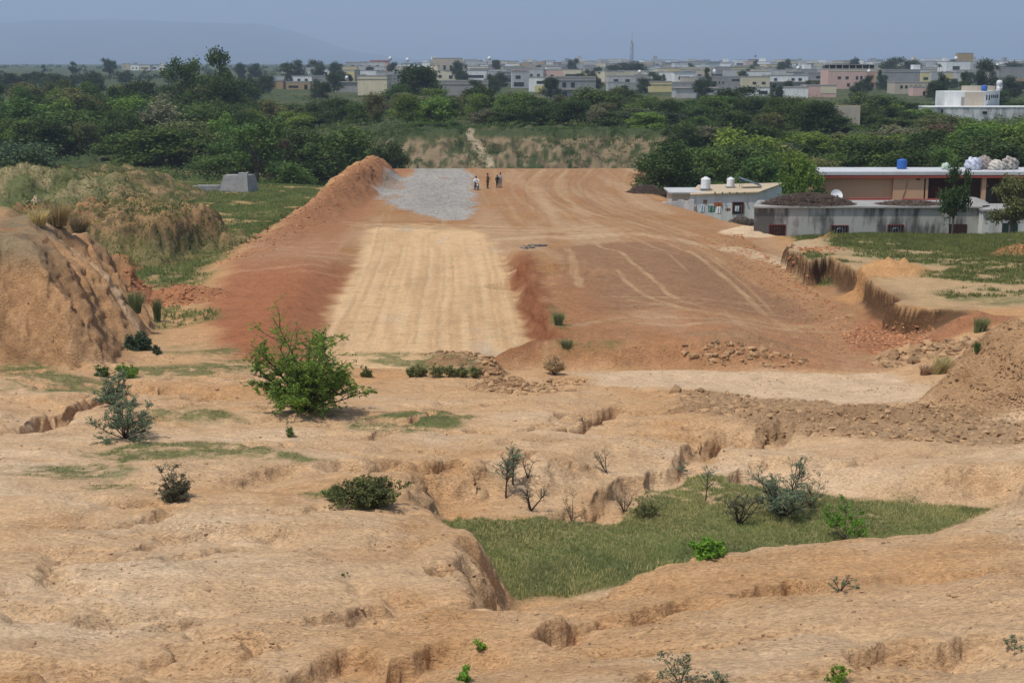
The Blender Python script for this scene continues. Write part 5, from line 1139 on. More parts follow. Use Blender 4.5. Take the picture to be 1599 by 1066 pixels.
# the columned terrace on the pink building
W_ = 74/FPX*hb.location.y; zb = CAMZ + ray(1331,109)[1]*hb.location.y - hb.location.z
tr = MB().box(-W_/2-.6, W_/2+2, -.3, 8, zb+2.1, zb+2.35).build('terrace_roof', WM['slab'], hb)
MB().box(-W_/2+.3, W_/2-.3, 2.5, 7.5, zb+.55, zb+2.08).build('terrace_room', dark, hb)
for i in range(8): MB().box(-W_/2+.2+i*(W_-.6)/7, -W_/2+.5+i*(W_-.6)/7, -.05, .25, zb+.5, zb+2.1).build('column', WM['cream'], hb)
# ---- the packed rows behind
LAND = [(420,'above the brown veranda house'),(470,'behind the white long house'),(525,'above the gable shed'),(570,'behind the pale grey block'),(610,'by the red-topped house'),(645,'above the dark spreading tree'),(690,'behind the two-storey house with blue door'),(735,'above the round dark tree'),(775,'above the dark-windowed shed'),(820,'above the pale narrow house'),(870,'behind the long cream building'),(915,'right of the long cream building'),(955,'left of the phone mast'),(1000,'right of the phone mast'),(1040,'behind the sand-coloured house'),(1080,'behind the white terrace house'),(1125,'behind the grey small-windowed house'),(1165,'above the small yellow box house'),(1210,'behind the white two-storey house'),(1250,'above the brown stair tower'),(1290,'left above the pink building'),(1335,'behind the pink building'),(1385,'above the blank grey wall'),(1430,'left of the tall conical tree'),(1475,'behind the tall conical tree'),(1520,'behind the white three-storey house'),(1560,'left of the right-edge block house'),(1600,'above the right-edge block house'),(220,'left of the tallest thicket tree'),(260,'beside the tallest thicket tree')]
rh = random.Random(11); used = set(); NM = dict(grey='grey', lgrey='light grey', white='white', cream='cream', yellow='yellow', pink='pinkish', beige='beige', brown='brown', tan='tan')
GHB = 'small far houses in the packed back rows of the town'
cells = []
for ri, (yb, h0, h1, w0, w1, xs, xe, word) in enumerate([(127,13,17,26,44,520,1599,'nearest back row'),(123,12,15,18,32,640,1610,'fourth back row'),(119,12,15,20,34,440,1610,'middle back row'),(113,11,14,16,30,560,1610,'upper back row'),(108,10,13,13,26,650,1610,'second farthest row'),(104,8,11,11,22,660,1610,'farthest row')]):
    x = xs
    while x < xe:
        w_ = rh.uniform(w0, w1); cells.append((x, w_, yb+rh.uniform(-1.2, 1.2), rh.uniform(h0, h1), word)); x += w_*rh.uniform(.8, 1.08) + (rh.random() < .1)*10
for x, w_ in ((190,12),(203,14),(218,16),(235,12),(248,10)): cells.append((x, w_, 109+rh.random()*2, rh.uniform(7,10), 'far group'))
for x, w_, yb, h_, word in cells:
    lm = min(LAND, key=lambda t_: abs(t_[0]-x-w_/2))[1]; cols = ['grey']*4+['lgrey']*7+['white']*7+['cream']*4+['beige']*4+['yellow','pink','brown','tan']; rh.shuffle(cols); ok = None
    feats = [('plain', []), ('one-windowed', [('w',.3,.5,.35,.65)]), ('two-windowed', wr(2,.3,.65)), ('three-windowed', wr(3,.3,.65)), ('ledged', ['ledge']+wr(2,.15,.45)), ('slab-roofed', ['flatroof',('w',.2,.7,.25,.55)]), ('dark-doored', [('d',.4,.55,0,.6)]), ('roof-roomed', [('u',.2,.55,0,.5,rh.choice(['white','cream','grey','lgrey']))]+wr(2,.3,.6)), ('yellow-sided', [('p',.6,1,0,.9,'yellow')]), ('long-windowed', [('w',.1,.85,.4,.65)])]; rh.shuffle(feats)
    for c in cols:
        for fn, ft in feats:
            lb = '%s %s house %s, %s' % (fn, NM[c], lm, word)
            if lb not in used: ok = (c, lb, ft); break
        if ok: break
    used.add(ok[1]); house(x, x+w_, yb-h_, yb, ok[0], ok[1], ok[2], rh.uniform(-.25,.25), GHB)
# white rooftop tanks that show as bright dots
GK = 'small white water tanks on town roofs'
for px, py, dd, lb in [(1116,112,640,'right of the beige row'),(1247,107,525,'on the roof edge of the white two-storey house'),(1358,112,515,'on top of the pink building'),(999,113,700,'near the phone mast foot'),(541,122,550,'on the grey gable shed left of the cream wall'),(1559,103,500,'right of the tall loose tree'),(609,92,800,'on the red-topped house'),(636,94,900,'on the skyline above the dark spreading tree'),(764,92,850,'on the skyline above the round dark tree'),(1494,92,600,'on the far white house behind the conical tree')]:
    a, b = ray(px, py); r_ = 2.6/FPX*dd; o = MB().lathe([(r_,-r_),(r_,r_*.7),(r_*.55,r_*1.15),(r_*.2,r_*1.3)]).box(-.08,.08,-.08,.08,-r_*2.2,-r_).build('water_tank', whitep, None, True); o.location = (a*dd, dd+1, CAMZ+b*dd); tag(o, 'tiny white roof tank '+lb, 'water tank', GK)
# ---- phone mast
q = PD(986.5, 96, 1000); zt = PD(986.5, 50, 1000)[2]; r = empty('phone_mast', (q[0], 1000, G(q[0], 1000))); tag(r, 'tall thin lattice phone mast rising above the town roofs', 'mast'); Hm = zt-r.location.z
mb = MB(); leg = lambda k, t_: (math.cos(k*2.094+.5)*(1.3*(1-t_)+.4), math.sin(k*2.094+.5)*(1.3*(1-t_)+.4), Hm*t_)
for k in range(3): mb.tube([leg(k, 0), leg(k, .82)], .16, 5)
for i in range(16):
    for k in range(3):
        mb.tube([leg(k, i/20), leg((k+1)%3, (i+1)/20)], .09, 4); mb.tube([leg(k, (i+1)/20), leg((k+1)%3, (i+1)/20)], .08, 4)
steelw = mat('galvanised', (.28,.29,.31), .6)
mb.build('lattice', steelw, r); MB().tube([(0,0,Hm*.8),(0,0,Hm)], .12, 6).build('spire', steelw, r)
for i, (z_, n_) in enumerate(((.7,3),(.8,3),(.56,2))):
    for k in range(n_): a_ = k*2.1+i; MB().box(-.22,.22,-.15,.15,-1.1,1.1).build('antenna', whitep, r).location = (.9*math.cos(a_), .9*math.sin(a_), Hm*z_)
# ================================================================== THE FARM YARD
def ZP(py, y): return CAMZ + ray(800, py)[1]*y
def XP(px, y, py=320): return ray(px, py)[0]*y
# low grey concrete building with the stained wall
y0 = 118.; xa, xb = XP(1178,y0), XP(1532,y0); zt = ZP(325,y0); r = empty('concrete_shed', (xa, y0, -.3)); tag(r, 'long low grey concrete shed with black rain streaks and red-framed grilles', 'shed'); Wd = xb-xa; H = zt+.3
def PX(px, y=y0): return XP(px, y)-xa
def PZ_(py, y=y0): return ZP(py, y)+.3
def skew(x0, x1, y0_, y1_, z0, z1, k0, k1):    # the side walls run back away from the road, not square to the front
    return MB().add([(x0,y0_,z0),(x1,y0_,z0),(x1+k1,y1_,z0),(x0+k0,y1_,z0),(x0,y0_,z1),(x1,y0_,z1),(x1+k1,y1_,z1),(x0+k0,y1_,z1)], [(0,3,2,1),(4,5,6,7),(0,1,5,4),(1,2,6,5),(2,3,7,6),(3,0,4,7)])
skew(0, Wd, 0, 5.5, 0, H, 1.3, 1.3).build('wall', WM['stain'], r); skew(-.12, Wd+.1, -.18, 5.6, H+.003, H+.14, 1.35, 1.35).build('roof', WM['slab'], r)
for i, (a, b, c, d) in enumerate([(1203,1227,352,368),(1301,1325,353,369),(1389,1412,352,369)]):
    wv = MB(); X0, X1, Z0, Z1 = PX(a), PX(b), PZ_(d), PZ_(c); g_ = MB().box(X0, X1, -.02, .1, Z0, Z1).build('window', dark, r)
    fr = MB()
    for bx in ((X0-.06,X1+.06,Z1,Z1+.08),(X0-.08,X0,Z0,Z1),(X1,X1+.08,Z0,Z1)): fr.box(bx[0],bx[1],-.06,.02,bx[2],bx[3])
    fr.build('frame', rust, g_); gl = MB()
    for k in range(1, 6): gl.box(X0+(X1-X0)*k/6-.012, X0+(X1-X0)*k/6+.012, -.05, -.025, Z0, Z1)
    gl.tube([((X0+X1)/2+.28*math.cos(t_*.524), -.055, (Z0+Z1)/2+.26*math.sin(t_*.524)) for t_ in range(13)], .016, 4); gl.build('grille', steel if i else rust, g_)
MB().box(PX(1484), PX(1512), -.04, .1, .05, PZ_(350)).build('door', mat('dark_brown_door', (.045,.02,.015), .7), r)
MB().box(PX(1470), PX(1483), -.1, .02, 0, H-.05).build('pillar', WM['stain'], r)
mb = MB(); rg_ = random.Random(3)
def twigs(name, cx, cy, z, rx, ry, h, n, col, label, cat, seed):
    rg = random.Random(seed); mb = MB()
    for i in range(n):
        a = rg.uniform(0, 6.28); q = math.sqrt(rg.random()); x, y = rx*q*math.cos(a), ry*q*math.sin(a); hz_ = h*(1-q**2.2)*rg.random()**.6; b = rg.uniform(0, 6.28); L_ = rg.uniform(.3,.8)
        p0 = Vector((x, y, hz_)); d = Vector((math.cos(b), math.sin(b), rg.uniform(-.35,.35))); mb.tube([p0-d*L_*.5, p0+Vector((0,0,.06)), p0+d*L_*.5+Vector((0,0,rg.uniform(-.1,.1)))], [.02,.016,.006], 3)
    o = mb.build(name, col); o.location = (cx, cy, z); return tag(o, label, cat)
tw = mat('dry_twigs', (.10,.07,.055), col2=(.17,.125,.095), scale=3)
twigs('brushwood_heap', XP(1262,y0+2), y0+2.0, zt+.12, 3.9, 2.1, .95, 4200, tw, 'dark heap of thorny brushwood piled on the left end of the concrete shed roof', 'brushwood', 1)
twigs('brushwood_heap', XP(1420,y0+2), y0+1.8, zt+.12, 2.8, 1.7, .32, 1300, tw, 'thin layer of brushwood on the middle of the concrete shed roof', 'brushwood', 2)
twigs('brushwood_heap', XP(1160,133), 133, G(XP(1160,133),133), 2.2, .9, 1.0, 1100, tw, 'grey brushwood stacked at the corner of the white house', 'brushwood', 4)
twigs('brushwood_heap', XP(1008,158), 158, G(XP(1008,158),158)-.1, 2.2, 1.8, 1.0, 1200, tw, 'dark brushwood heap at the right lip of the embankment', 'brushwood', 6)
# earth heap on its roof, right end
bm_heap = MB(); rg = np.random.default_rng(3); n_ = 18; vs = [(0,0,.62)]; 
for j in range(1,5):
    for i in range(n_): a = 6.283*i/n_; q = j/4; vs.append((1.7*q*math.cos(a)*(1+.08*rg.normal()), 1.3*q*math.sin(a)*(1+.08*rg.normal()), .62*(1-q**1.8)+.03*rg.normal()*(j<4)))
fs = [(0,1+i,1+(i+1)%n_) for i in range(n_)] + [(1+(j-1)*n_+i, 1+j*n_+i, 1+j*n_+(i+1)%n_, 1+(j-1)*n_+(i+1)%n_) for j in range(1,4) for i in range(n_)]
o = MB().add(vs, fs).build('rubble_heap', WM['slab']); o.location = (XP(1514,y0+2), y0+2, zt+.13); tag(o, 'grey rubble heap on the right end of the concrete shed roof', 'rubble')
# whitewashed shed at the far right
y1 = 117.; xa1 = XP(1536,y1); r = empty('white_shed', (xa1, y1, -.3)); tag(r, 'whitewashed block shed with a dark green door at the right edge', 'shed'); W1 = XP(1660,y1)-xa1; H1 = ZP(330,y1)+.3
MB().box(0, W1, 0, 5, 0, H1).build('wall', WM['wstain'], r); MB().box(-.1, W1+.1, -.2, 5.1, H1+.003, H1+.15).build('roof', WM['slab'], r)
dd_ = MB().box(XP(1567,y1)-xa1, XP(1591,y1)-xa1, -.05, .1, .05, ZP(348,y1)+.3).build('door', greend, r); MB().box(XP(1577,y1)-xa1, XP(1580,y1)-xa1, -.08, -.052, .1, ZP(349,y1)+.3).build('door_bar', steel, dd_)
# salmon house
y2 = 136.; xa2 = XP(1272,y2); r = empty('salmon_house', (xa2, y2, -.4)); tag(r, 'flat-roofed salmon house with a white roof edge and a dark columned veranda', 'house')
def SX(px): return XP(px, y2)-xa2
def SZ(py): return ZP(py, y2)+.4
Hs_ = SZ(277); MB().box(0, SX(1392), 0, 5, 0, Hs_).build('wall', WM['salmon'], r); MB().box(SX(1392)+.003, SX(1442), -.35, 5, 0, Hs_).build('front_room', WM['salmon'], r)
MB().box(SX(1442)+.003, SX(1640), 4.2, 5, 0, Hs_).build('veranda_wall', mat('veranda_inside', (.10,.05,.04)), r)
MB().box(SX(1442)+.003, SX(1640), -.3, 4.19, 0, .45).build('veranda_floor', WM['slab'], r)
MB().box(SX(1265), SX(1645), -.7, 5.3, SZ(272.5), SZ(267.5)).build('roof', wallmat('roof_white', (.52,.53,.54), (.3,.3,.3), .5, .4), r); MB().box(SX(1265)+.02, SX(1645), -.66, 5.2, Hs_+.004, SZ(272.5)-.004).build('trim', WM['red'], r)
for px in (1443, 1533, 1612): MB().box(SX(px)-.2, SX(px)+.2, -.35, .05, .45, Hs_).build('column', WM['salmon'], r)
MB().box(SX(1427), SX(1433), -.38, -.34, SZ(281), SZ(278.5)).build('vent', dark, r); MB().tube([(SX(1414),-.39,SZ(281)),(SX(1411),-.39,SZ(296)),(SX(1407),-.39,SZ(308))], .03, 5).build('drain_pipe', mat('pipe', (.25,.15,.1)), r)
MB().box(SX(1470), SX(1490), 4.12, 4.3, .5, 2.6).build('door', rust, r); MB().box(SX(1552), SX(1572), 4.12, 4.3, .9, 2.3).build('window', glass, r)
zr = -.4 + SZ(267.5)
o = MB().lathe([(.46,0),(.48,.14),(.455,.27),(.48,.4),(.455,.53),(.48,.66),(.455,.78),(.47,.86),(.3,.93),(.16,.97)],n=18).build('water_barrel', bluep, None, True); o.location = (XP(1405,y2+3), y2+3, zr+.01); tag(o, 'bright blue water barrel standing on the salmon house roof', 'water barrel')
def bundle(px, y, z, rx, rz_, mat_, label, seed):
    bmx = bpy.data.meshes.new('bundle'); import bmesh; bm = bmesh.new(); bmesh.ops.create_icosphere(bm, subdivisions=4, radius=1); rg = np.random.default_rng(seed); ph = rg.uniform(0, 6, 6)
    for v in bm.verts:
        p = v.co; k = 1+.10*math.sin(p.x*6+ph[0])*math.cos(p.y*5+ph[1])+.07*math.sin(p.z*11+p.x*7+ph[2])+.04*math.sin(p.x*17+p.z*13+ph[3]); v.co = Vector((p.x*rx*k, p.y*rx*.7*k, max(p.z*rz_*k, -rz_*.55)))
    bm.to_mesh(bmx); bm.free(); bmx.polygons.foreach_set('use_smooth', [True]*len(bmx.polygons)); o = link('sack_bundle', bmx, mat_); o.location = (XP(px, y, 262), y, z+rz_*.56); return tag(o, label, 'bundle', 'bundles of sacks and plastic on the salmon house roof')
bundle(1519, y2+2, zr, .85, .78, mat('plastic_sheet', (.62,.64,.70), .4, col2=(.35,.38,.5), scale=3), 'round white plastic bundle, left one on the salmon house roof', 1)
bundle(1537, y2+2.6, zr, .75, .85, mat('sack_cloth', (.36,.33,.31), .9, col2=(.22,.17,.15), scale=4), 'brown-grey sack bundle behind the round white plastic one', 2)
bundle(1556, y2+2, zr, .80, .62, mat('white_sack', (.62,.58,.52), .8, col2=(.40,.36,.31), scale=3), 'lumpy cream sack heap right of the two round bundles', 3)
bundle(1576, y2+2.4, zr, .85, .80, mat('mixed_sack', (.5,.46,.42), .8, col2=(.14,.12,.11), scale=3), 'mixed dark and cream sack heap, tallest on the right of the roof', 4)
bundle(1477, y2+2.2, zr, .45, .42, mat('green_white_sack', (.55,.6,.5), .7, col2=(.2,.35,.25), scale=3), 'small pale green bundle half hidden by the tree crown', 5)
y3 = 127.; r = empty('red_wall', (XP(1255,y3), y3, -.3)); tag(r, 'dark red parapet wall with a dipped top behind the concrete shed', 'wall'); xo = XP(1255,y3)
mb = MB()
for a, b, t0 in ((1256,1285,309),(1285.2,1322,314),(1322.2,1392,309.5),(1392.2,1408,314),(1408.2,1468,310.5)): mb.box(XP(a,y3)-xo, XP(b,y3)-xo, 0, .25, 0, ZP(t0,y3)+.3)
mb.build('wall', WM['red'], r)
# dish
r = empty('satellite_dish', (XP(1305,121.5), 121.5, zt)); tag(r, 'large white satellite dish standing on the concrete shed roof', 'satellite dish'); dm = MB(); R_ = .52
pr = [(R_*k/6, .16*(k/6)**2) for k in range(7)]; vs = [(0,0,0)]; fs = []
for k in range(1,7):
    for i in range(24): vs.append((pr[k][0]*math.cos(i*.2618), pr[k][0]*math.sin(i*.2618), pr[k][1]))
fs += [(0,1+i,1+(i+1)%24) for i in range(24)] + [(1+(k-1)*24+i,1+k*24+i,1+k*24+(i+1)%24,1+(k-1)*24+(i+1)%24) for k in range(1,6) for i in range(24)]
do = dm.add(vs, fs).build('dish', whitep, r, True); do.location = (0,0,.72); do.rotation_euler = (R(62), 0, R(8))
MB().tube([(0,0,0),(0,0,.15),(0,0,.75)], .04, 8).build('stand', steel, r); MB().tube([(0,-.1,.3),(0,-.55,.72),(0,-.56,.74)], .018, 5).build('arm', steel, r); MB().box(-.06,.06,-.62,-.5,.68,.8).build('receiver', dark, r)
# white house
y4 = 146.; xa4 = XP(1078,y4); r = empty('white_house', (xa4, y4, -2.5)); tag(r, 'small whitewashed house with a sandy flat roof and a red-framed window', 'house')
def WX(px): return XP(px, y4)-xa4
def WZ(py): return ZP(py, y4)+2.5
Hw = WZ(301); Ww = WX(1182)
mb = MB(); D4 = 9.; tw_ = 4.2   # the far side runs back to the right
mb.add([(0,0,0),(Ww,0,0),(Ww+tw_,D4,0),(tw_*.5,D4,0),(0,0,Hw-.25),(Ww,0,Hw),(Ww+tw_,D4,Hw+.15),(tw_*.5,D4,Hw-.1)], [(0,3,2,1),(4,5,6,7),(0,1,5,4),(1,2,6,5),(2,3,7,6),(3,0,4,7)]).build('wall', wallmat('wall_whitewash', (.68,.69,.68), (.22,.21,.19), .5, .35), r)
MB().add([(-.1,-.25,Hw-.24),(Ww+.15,-.25,Hw+.01),(Ww+tw_+.3,D4+.2,Hw+.17),(tw_*.5-.2,D4+.2,Hw-.08),(-.1,-.25,Hw-.12),(Ww+.15,-.25,Hw+.13),(Ww+tw_+.3,D4+.2,Hw+.29),(tw_*.5-.2,D4+.2,Hw+.04)], [(0,3,2,1),(4,5,6,7),(0,1,5,4),(1,2,6,5),(2,3,7,6),(3,0,4,7)]).build('roof', WM['sand'], r)
for nm_, a, b, c, d, m_ in (('door',1115,1127,349,316,whitep),('window',1145,1160,334,316,dark),('window',1098,1104,318,312,mat('brown_shutter',(.2,.13,.09)))):
    o = MB().box(WX(a), WX(b), -.05, .08, WZ(c), WZ(d)).build(nm_, m_, r)
    if nm_ == 'door': MB().box(WX(a)-.03, WX(b)+.03, -.09, -.052, WZ(323), WZ(316)).build('door_panel', orange, o)
    if a == 1145:
        f_ = MB()
        for q_ in ((WX(1145)-.1,WX(1145),WZ(334),WZ(315.5)),(WX(1160),WX(1160)+.1,WZ(334),WZ(315.5)),(WX(1145),WX(1160),WZ(316.4),WZ(315.4))): f_.box(q_[0],q_[1],-.1,.0,q_[2],q_[3])
        f_.build('frame', rust, o)
for k in range(5): MB().box(Ww*.35+k*.75, Ww*.35+k*.75+.12, -.45, -.2, Hw-.02, Hw+.1).build('roof_beam', bark, r)
# beige side room, its flat tin roof
r = empty('beige_room', (XP(1049,y4+1.5), y4+1.5, -2.2)); tag(r, 'beige block side room with a pale tin roof, left of the white house', 'shed'); xo = r.location.x
MB().box(0, XP(1090,y4+1.5)-xo, 0, 5, 0, ZP(302,y4+1.5)+2.2).build('wall', WM['beige'], r); MB().box(-.3, XP(1104,y4+1.5)-xo, -.4, 5.4, ZP(302,y4+1.5)+2.203, ZP(300,y4+1.5)+2.22).build('roof', WM['lgrey'], r)
r = empty('yard_wall', (XP(1034,y4-.5), y4-.5, -2.2)); tag(r, 'low broken white wall at the left corner of the white house', 'wall'); xo = r.location.x; mb = MB(); rx_ = random.Random(2); x = 0
while x < XP(1078,y4)-xo-.1: w_ = rx_.uniform(.3,.7); mb.box(x, x+w_-.01, 0, .3, 0, ZP(rx_.uniform(311,316),y4-.5)+2.2); x += w_
mb.build('wall', WM['wstain'], r)
def cloth(px0, px1, py0, py1, y, m_, label, nm='cloth'):
    W_ = XP(px1,y)-XP(px0,y); H_ = ZP(py0,y)-ZP(py1,y); vs = []; fs = []; nx, nz = 10, 8
    for j in range(nz+1):
        for i in range(nx+1): vs.append((W_*i/nx, .07*math.sin(i*1.3+j*.2)*(1-j/nz*.2), H_*(1-j/nz) - .06*math.sin(math.pi*i/nx)*(j==nz)))
    for j in range(nz):
        for i in range(nx): a = j*(nx+1)+i; fs.append((a,a+nx+1,a+nx+2,a+1))
    me = MB().add(vs, fs).mesh(nm, True); o = link(nm, me, m_); o.location = (XP(px0,y), y, ZP(py1,y)); sm = o.modifiers.new('s','SOLIDIFY'); sm.thickness = .02; return tag(o, label, 'laundry', 'laundry hanging in front of the white house')
ly = y4-1.6
cloth(1106,1117,321,331,ly, mat('green_cloth',(.12,.25,.20)), 'dark green cloth on the washing line beside the orange-topped door'); cloth(1093,1101,320,332,ly, mat('pale_blue_cloth',(.45,.55,.62)), 'pale blue cloth at the left end of the washing line')
cloth(1119,1126,323,334,ly, mat('white_cloth',(.72,.72,.72)), 'white cloth right of the green one on the line'); cloth(1148,1155,322,330,ly-.1, mat('grey_cloth',(.5,.52,.56)), 'small pale cloth hanging across the red-framed window'); cloth(1133,1141,325,329,ly, mat('brown_cloth',(.2,.14,.12)), 'narrow dark cloth between the door and the window')
mb = MB()
for px in (1088, 1158): mb.tube([(XP(px,ly),ly,G(XP(px,ly),ly)-.3),(XP(px,ly),ly,ZP(320,ly)+.05)], .04, 6)
mb.tube([(XP(1088,ly),ly,ZP(320,ly)),(XP(1123,ly),ly,ZP(321.6,ly)),(XP(1158,ly),ly,ZP(320.5,ly))], .012, 4); tag(mb.build('washing_line', bark), 'washing line on two poles in front of the white house', 'washing line')
# awning over the yard corner
ay = y4-2.5; mb = MB(); vs = []; fs = []
for j in range(9):
    t_ = j/8*math.pi
    for y_ in (0, 1.6): vs.append((-.75*math.cos(t_), y_, .62*math.sin(t_)))
for j in range(8): fs.append((2*j,2*j+1,2*j+3,2*j+2))
o = mb.add(vs, fs).build('canopy', mat('dark_canopy',(.09,.08,.075)), None, True); o.location = (XP(1160,ay), ay, ZP(349,ay)); sm = o.modifiers.new('s','SOLIDIFY'); sm.thickness = .05; tag(o, 'dark arched canopy in the yard below the red-framed window', 'canopy')
GW2 = 'white round water tanks on the white house roof'
for px, ybm, yt_, rpx, dy, lb in ((1102,294,276.5,7.6,3.2,'larger left white water tank with ribbed sides on the white house roof'),(1141,291,277,6.3,5.2,'smaller right white water tank on the white house roof')):
    yy = y4+dy; rr_ = rpx/FPX*yy; hh = ZP(yt_,yy)-ZP(ybm,yy); pr = [(rr_*.98,0)]
    for k in range(5): pr += [(rr_,hh*(.04+k*.15)),(rr_*.95,hh*(.10+k*.15)),(rr_*.95,hh*(.13+k*.15))]
    pr += [(rr_,hh*.78),(rr_*.9,hh*.88),(rr_*.45,hh*.96)]
    o = MB().lathe(pr, n=20); t_o = empty('water_tank', (XP(px,yy,285), yy, ZP(ybm,yy))); tag(t_o, lb, 'water tank', GW2); o.build('tank_body', whitep, t_o, True); MB().lathe([(rr_*.42,hh*.955),(rr_*.42,hh),(rr_*.3,hh*1.03)], n=14).build('lid', whitep, t_o); MB().box(-rr_*1.1,rr_*1.1,-rr_*1.1,rr_*1.1,-.12,-.003).build('base_slab', WM['slab'], t_o)
r = empty('solar_panel', (XP(1172,y4+4.5,286), y4+4.5, ZP(294,y4+4.5))); tag(r, 'tilted dark solar panel beside the right tank on the white house roof', 'solar panel')
mb = MB().add([(-1.15,-.7,1.0),(1.1,-.7,.22),(1.1,1.0,.35),(-1.15,1.0,1.13),(-1.15,-.7,1.05),(1.1,-.7,.27),(1.1,1.0,.40),(-1.15,1.0,1.18)], [(0,3,2,1),(4,5,6,7),(0,1,5,4),(1,2,6,5),(2,3,7,6),(3,0,4,7)]); mb.build('panel', solar, r)
MB().tube([(-1,-.6,0),(-1,-.6,.95)], .03, 5).tube([(-1,.9,0),(-1,.9,1.1)], .03, 5).tube([(1,-.6,0),(1,-.6,.24)], .03, 5).tube([(1,.9,0),(1,.9,.36)], .03, 5).build('frame', steel, r)
mb = MB()
for k in range(1,6): x_ = -1.15+2.25*k/6; z_ = 1.05-.78*k/6; mb.add([(x_-.012,-.7,z_+.006),(x_+.012,-.7,z_+.0),(x_+.012,1.0,z_+.13),(x_-.012,1.0,z_+.136)], [(0,1,2,3)])
mb.build('cell_line', steel, r)
# teal sheet behind the brush heap
o = MB().box(0, 2.2, 0, 2.4, 0, .08).build('teal_awning', mat('teal_sheet',(.05,.16,.16)), None); o.location = (XP(1226,127.5), 127.5, ZP(303,127.5)-.1); o.rotation_euler = (R(-6), R(4), 0); tag(o, 'dark teal sheet roof between the white house and the red wall', 'awning')
# trees in the yard
tree(XP(1490,114.5), 114.5, 60/FPX*114.5, ZP(250,114.5)-G(XP(1490,114.5),114.5), 'tall', 'dark', 'dark slender tree with a bare trunk in front of the salmon house veranda', 'tree', 'tree', None, 0)
tree(XP(1583,113.5), 113.5, 92/FPX*113.5, ZP(266,113.5)-G(XP(1583,113.5),113.5), 'tall', 'olive', 'full olive tree before the whitewashed shed at the right edge', 'tree', 'tree', None, 1)
# weathered white house on the slope
q = hit(1520, 189); d5 = q[1]; xo = XP(1446,d5,189); g5 = G(xo+6,d5)-.5
r = empty('weathered_house', (xo, d5, g5)); tag(r, 'weathered white house with grey block infill standing above the bright trees', 'house')
def VX(px): return XP(px,d5,165)-xo
def VZ(py, y=None): return ZP(py, y or d5)-g5
MB().box(0, VX(1640), 0, 6, 0, VZ(168)).build('wall', WM['wstain'], r); MB().box(-.1, VX(1640), -.12, 6.1, VZ(168)+.003, VZ(166.6)).build('roof_edge', WM['white'], r)
d6 = d5+5; MB().box(XP(1468,d6)-xo, XP(1527,d6)-xo, 5, 13, 0, VZ(143,d6)).build('upper_wall', WM['white'], r); MB().box(XP(1496,d6)-xo, XP(1526,d6)-xo, 4.9, 5.2, VZ(166,d6), VZ(144,d6)).build('block_infill', WM['beige'], r); MB().box(XP(1491,d6)-xo, XP(1496,d6)-xo-.003, 4.9, 5.2, VZ(166,d6), VZ(152,d6)).build('block_infill', WM['grey'], r)
MB().add([(XP(1527,d6)-xo+.003,5,0),(XP(1567,d6)-xo,12,0),(XP(1567,d6)-xo,14,0),(XP(1527,d6)-xo+.003,14,0),(XP(1527,d6)-xo+.003,5,VZ(143,d6)),(XP(1567,d6)-xo,12,VZ(142,d6)),(XP(1567,d6)-xo,14,VZ(142,d6)),(XP(1527,d6)-xo+.003,14,VZ(143,d6))], [(0,3,2,1),(4,5,6,7),(0,1,5,4),(1,2,6,5),(2,3,7,6),(3,0,4,7)]).build('side_wall', WM['white'], r)
for px in (1532,1539,1545,1550,1555,1560): t_ = (px-1527)/40; X_ = (XP(1527,d6)-xo)*(1-t_)+(XP(1567,d6)-xo)*t_; Y_ = 5+7*t_; MB().box(X_-.22, X_+.12, Y_-.2, Y_+.2, VZ(157 if px < 1542 else 154,d6), VZ(149,d6)).build('window', dark, r)
MB().box(VX(1470), VX(1473), -.03, .1, VZ(186), VZ(171)).build('crack', dark, r); MB().box(VX(1535), VX(1542), -.05, .1, VZ(178), VZ(174)).build('window', dark, r)
MB().box(XP(1508,d6)-xo, XP(1552,d6)-xo, 9, 13, VZ(143,d6)+.003, VZ(135,d6)).build('roof_room', WM['beige'], r)
for px, py, m_, nm_, lb in ((1537,141.5,bluep,'water_tank','blue water tank on the roof of the weathered white house'),(1560,134,whitep,'water_tank','white water tank at the right end of the weathered white house roof')):
    yy = d6+3 if m_ is bluep else d6+8; o = MB().lathe([(.62,0),(.64,.7),(.6,1.0),(.3,1.2)], n=16).box(-.5,.5,-.5,.5,-1.2,-.003).build(nm_, m_, None, True); o.location = (XP(px,yy,140), yy, ZP(py,yy)); tag(o, lb, 'water tank')
q = PD(1320,170,268); W_ = 48/FPX*268; r = empty('ruined_wall', (q[0]-W_/2, 268, G(q[0],268)-.3), .05); tag(r, 'weathered roofless beige wall standing in the scrub below the pink building', 'wall'); MB().box(0, W_, 0, .4, 0, q[2]-r.location.z+.6).box(W_*.85, W_, .41, 4, 0, q[2]-r.location.z+.2).build('wall', WM['beige'], r)
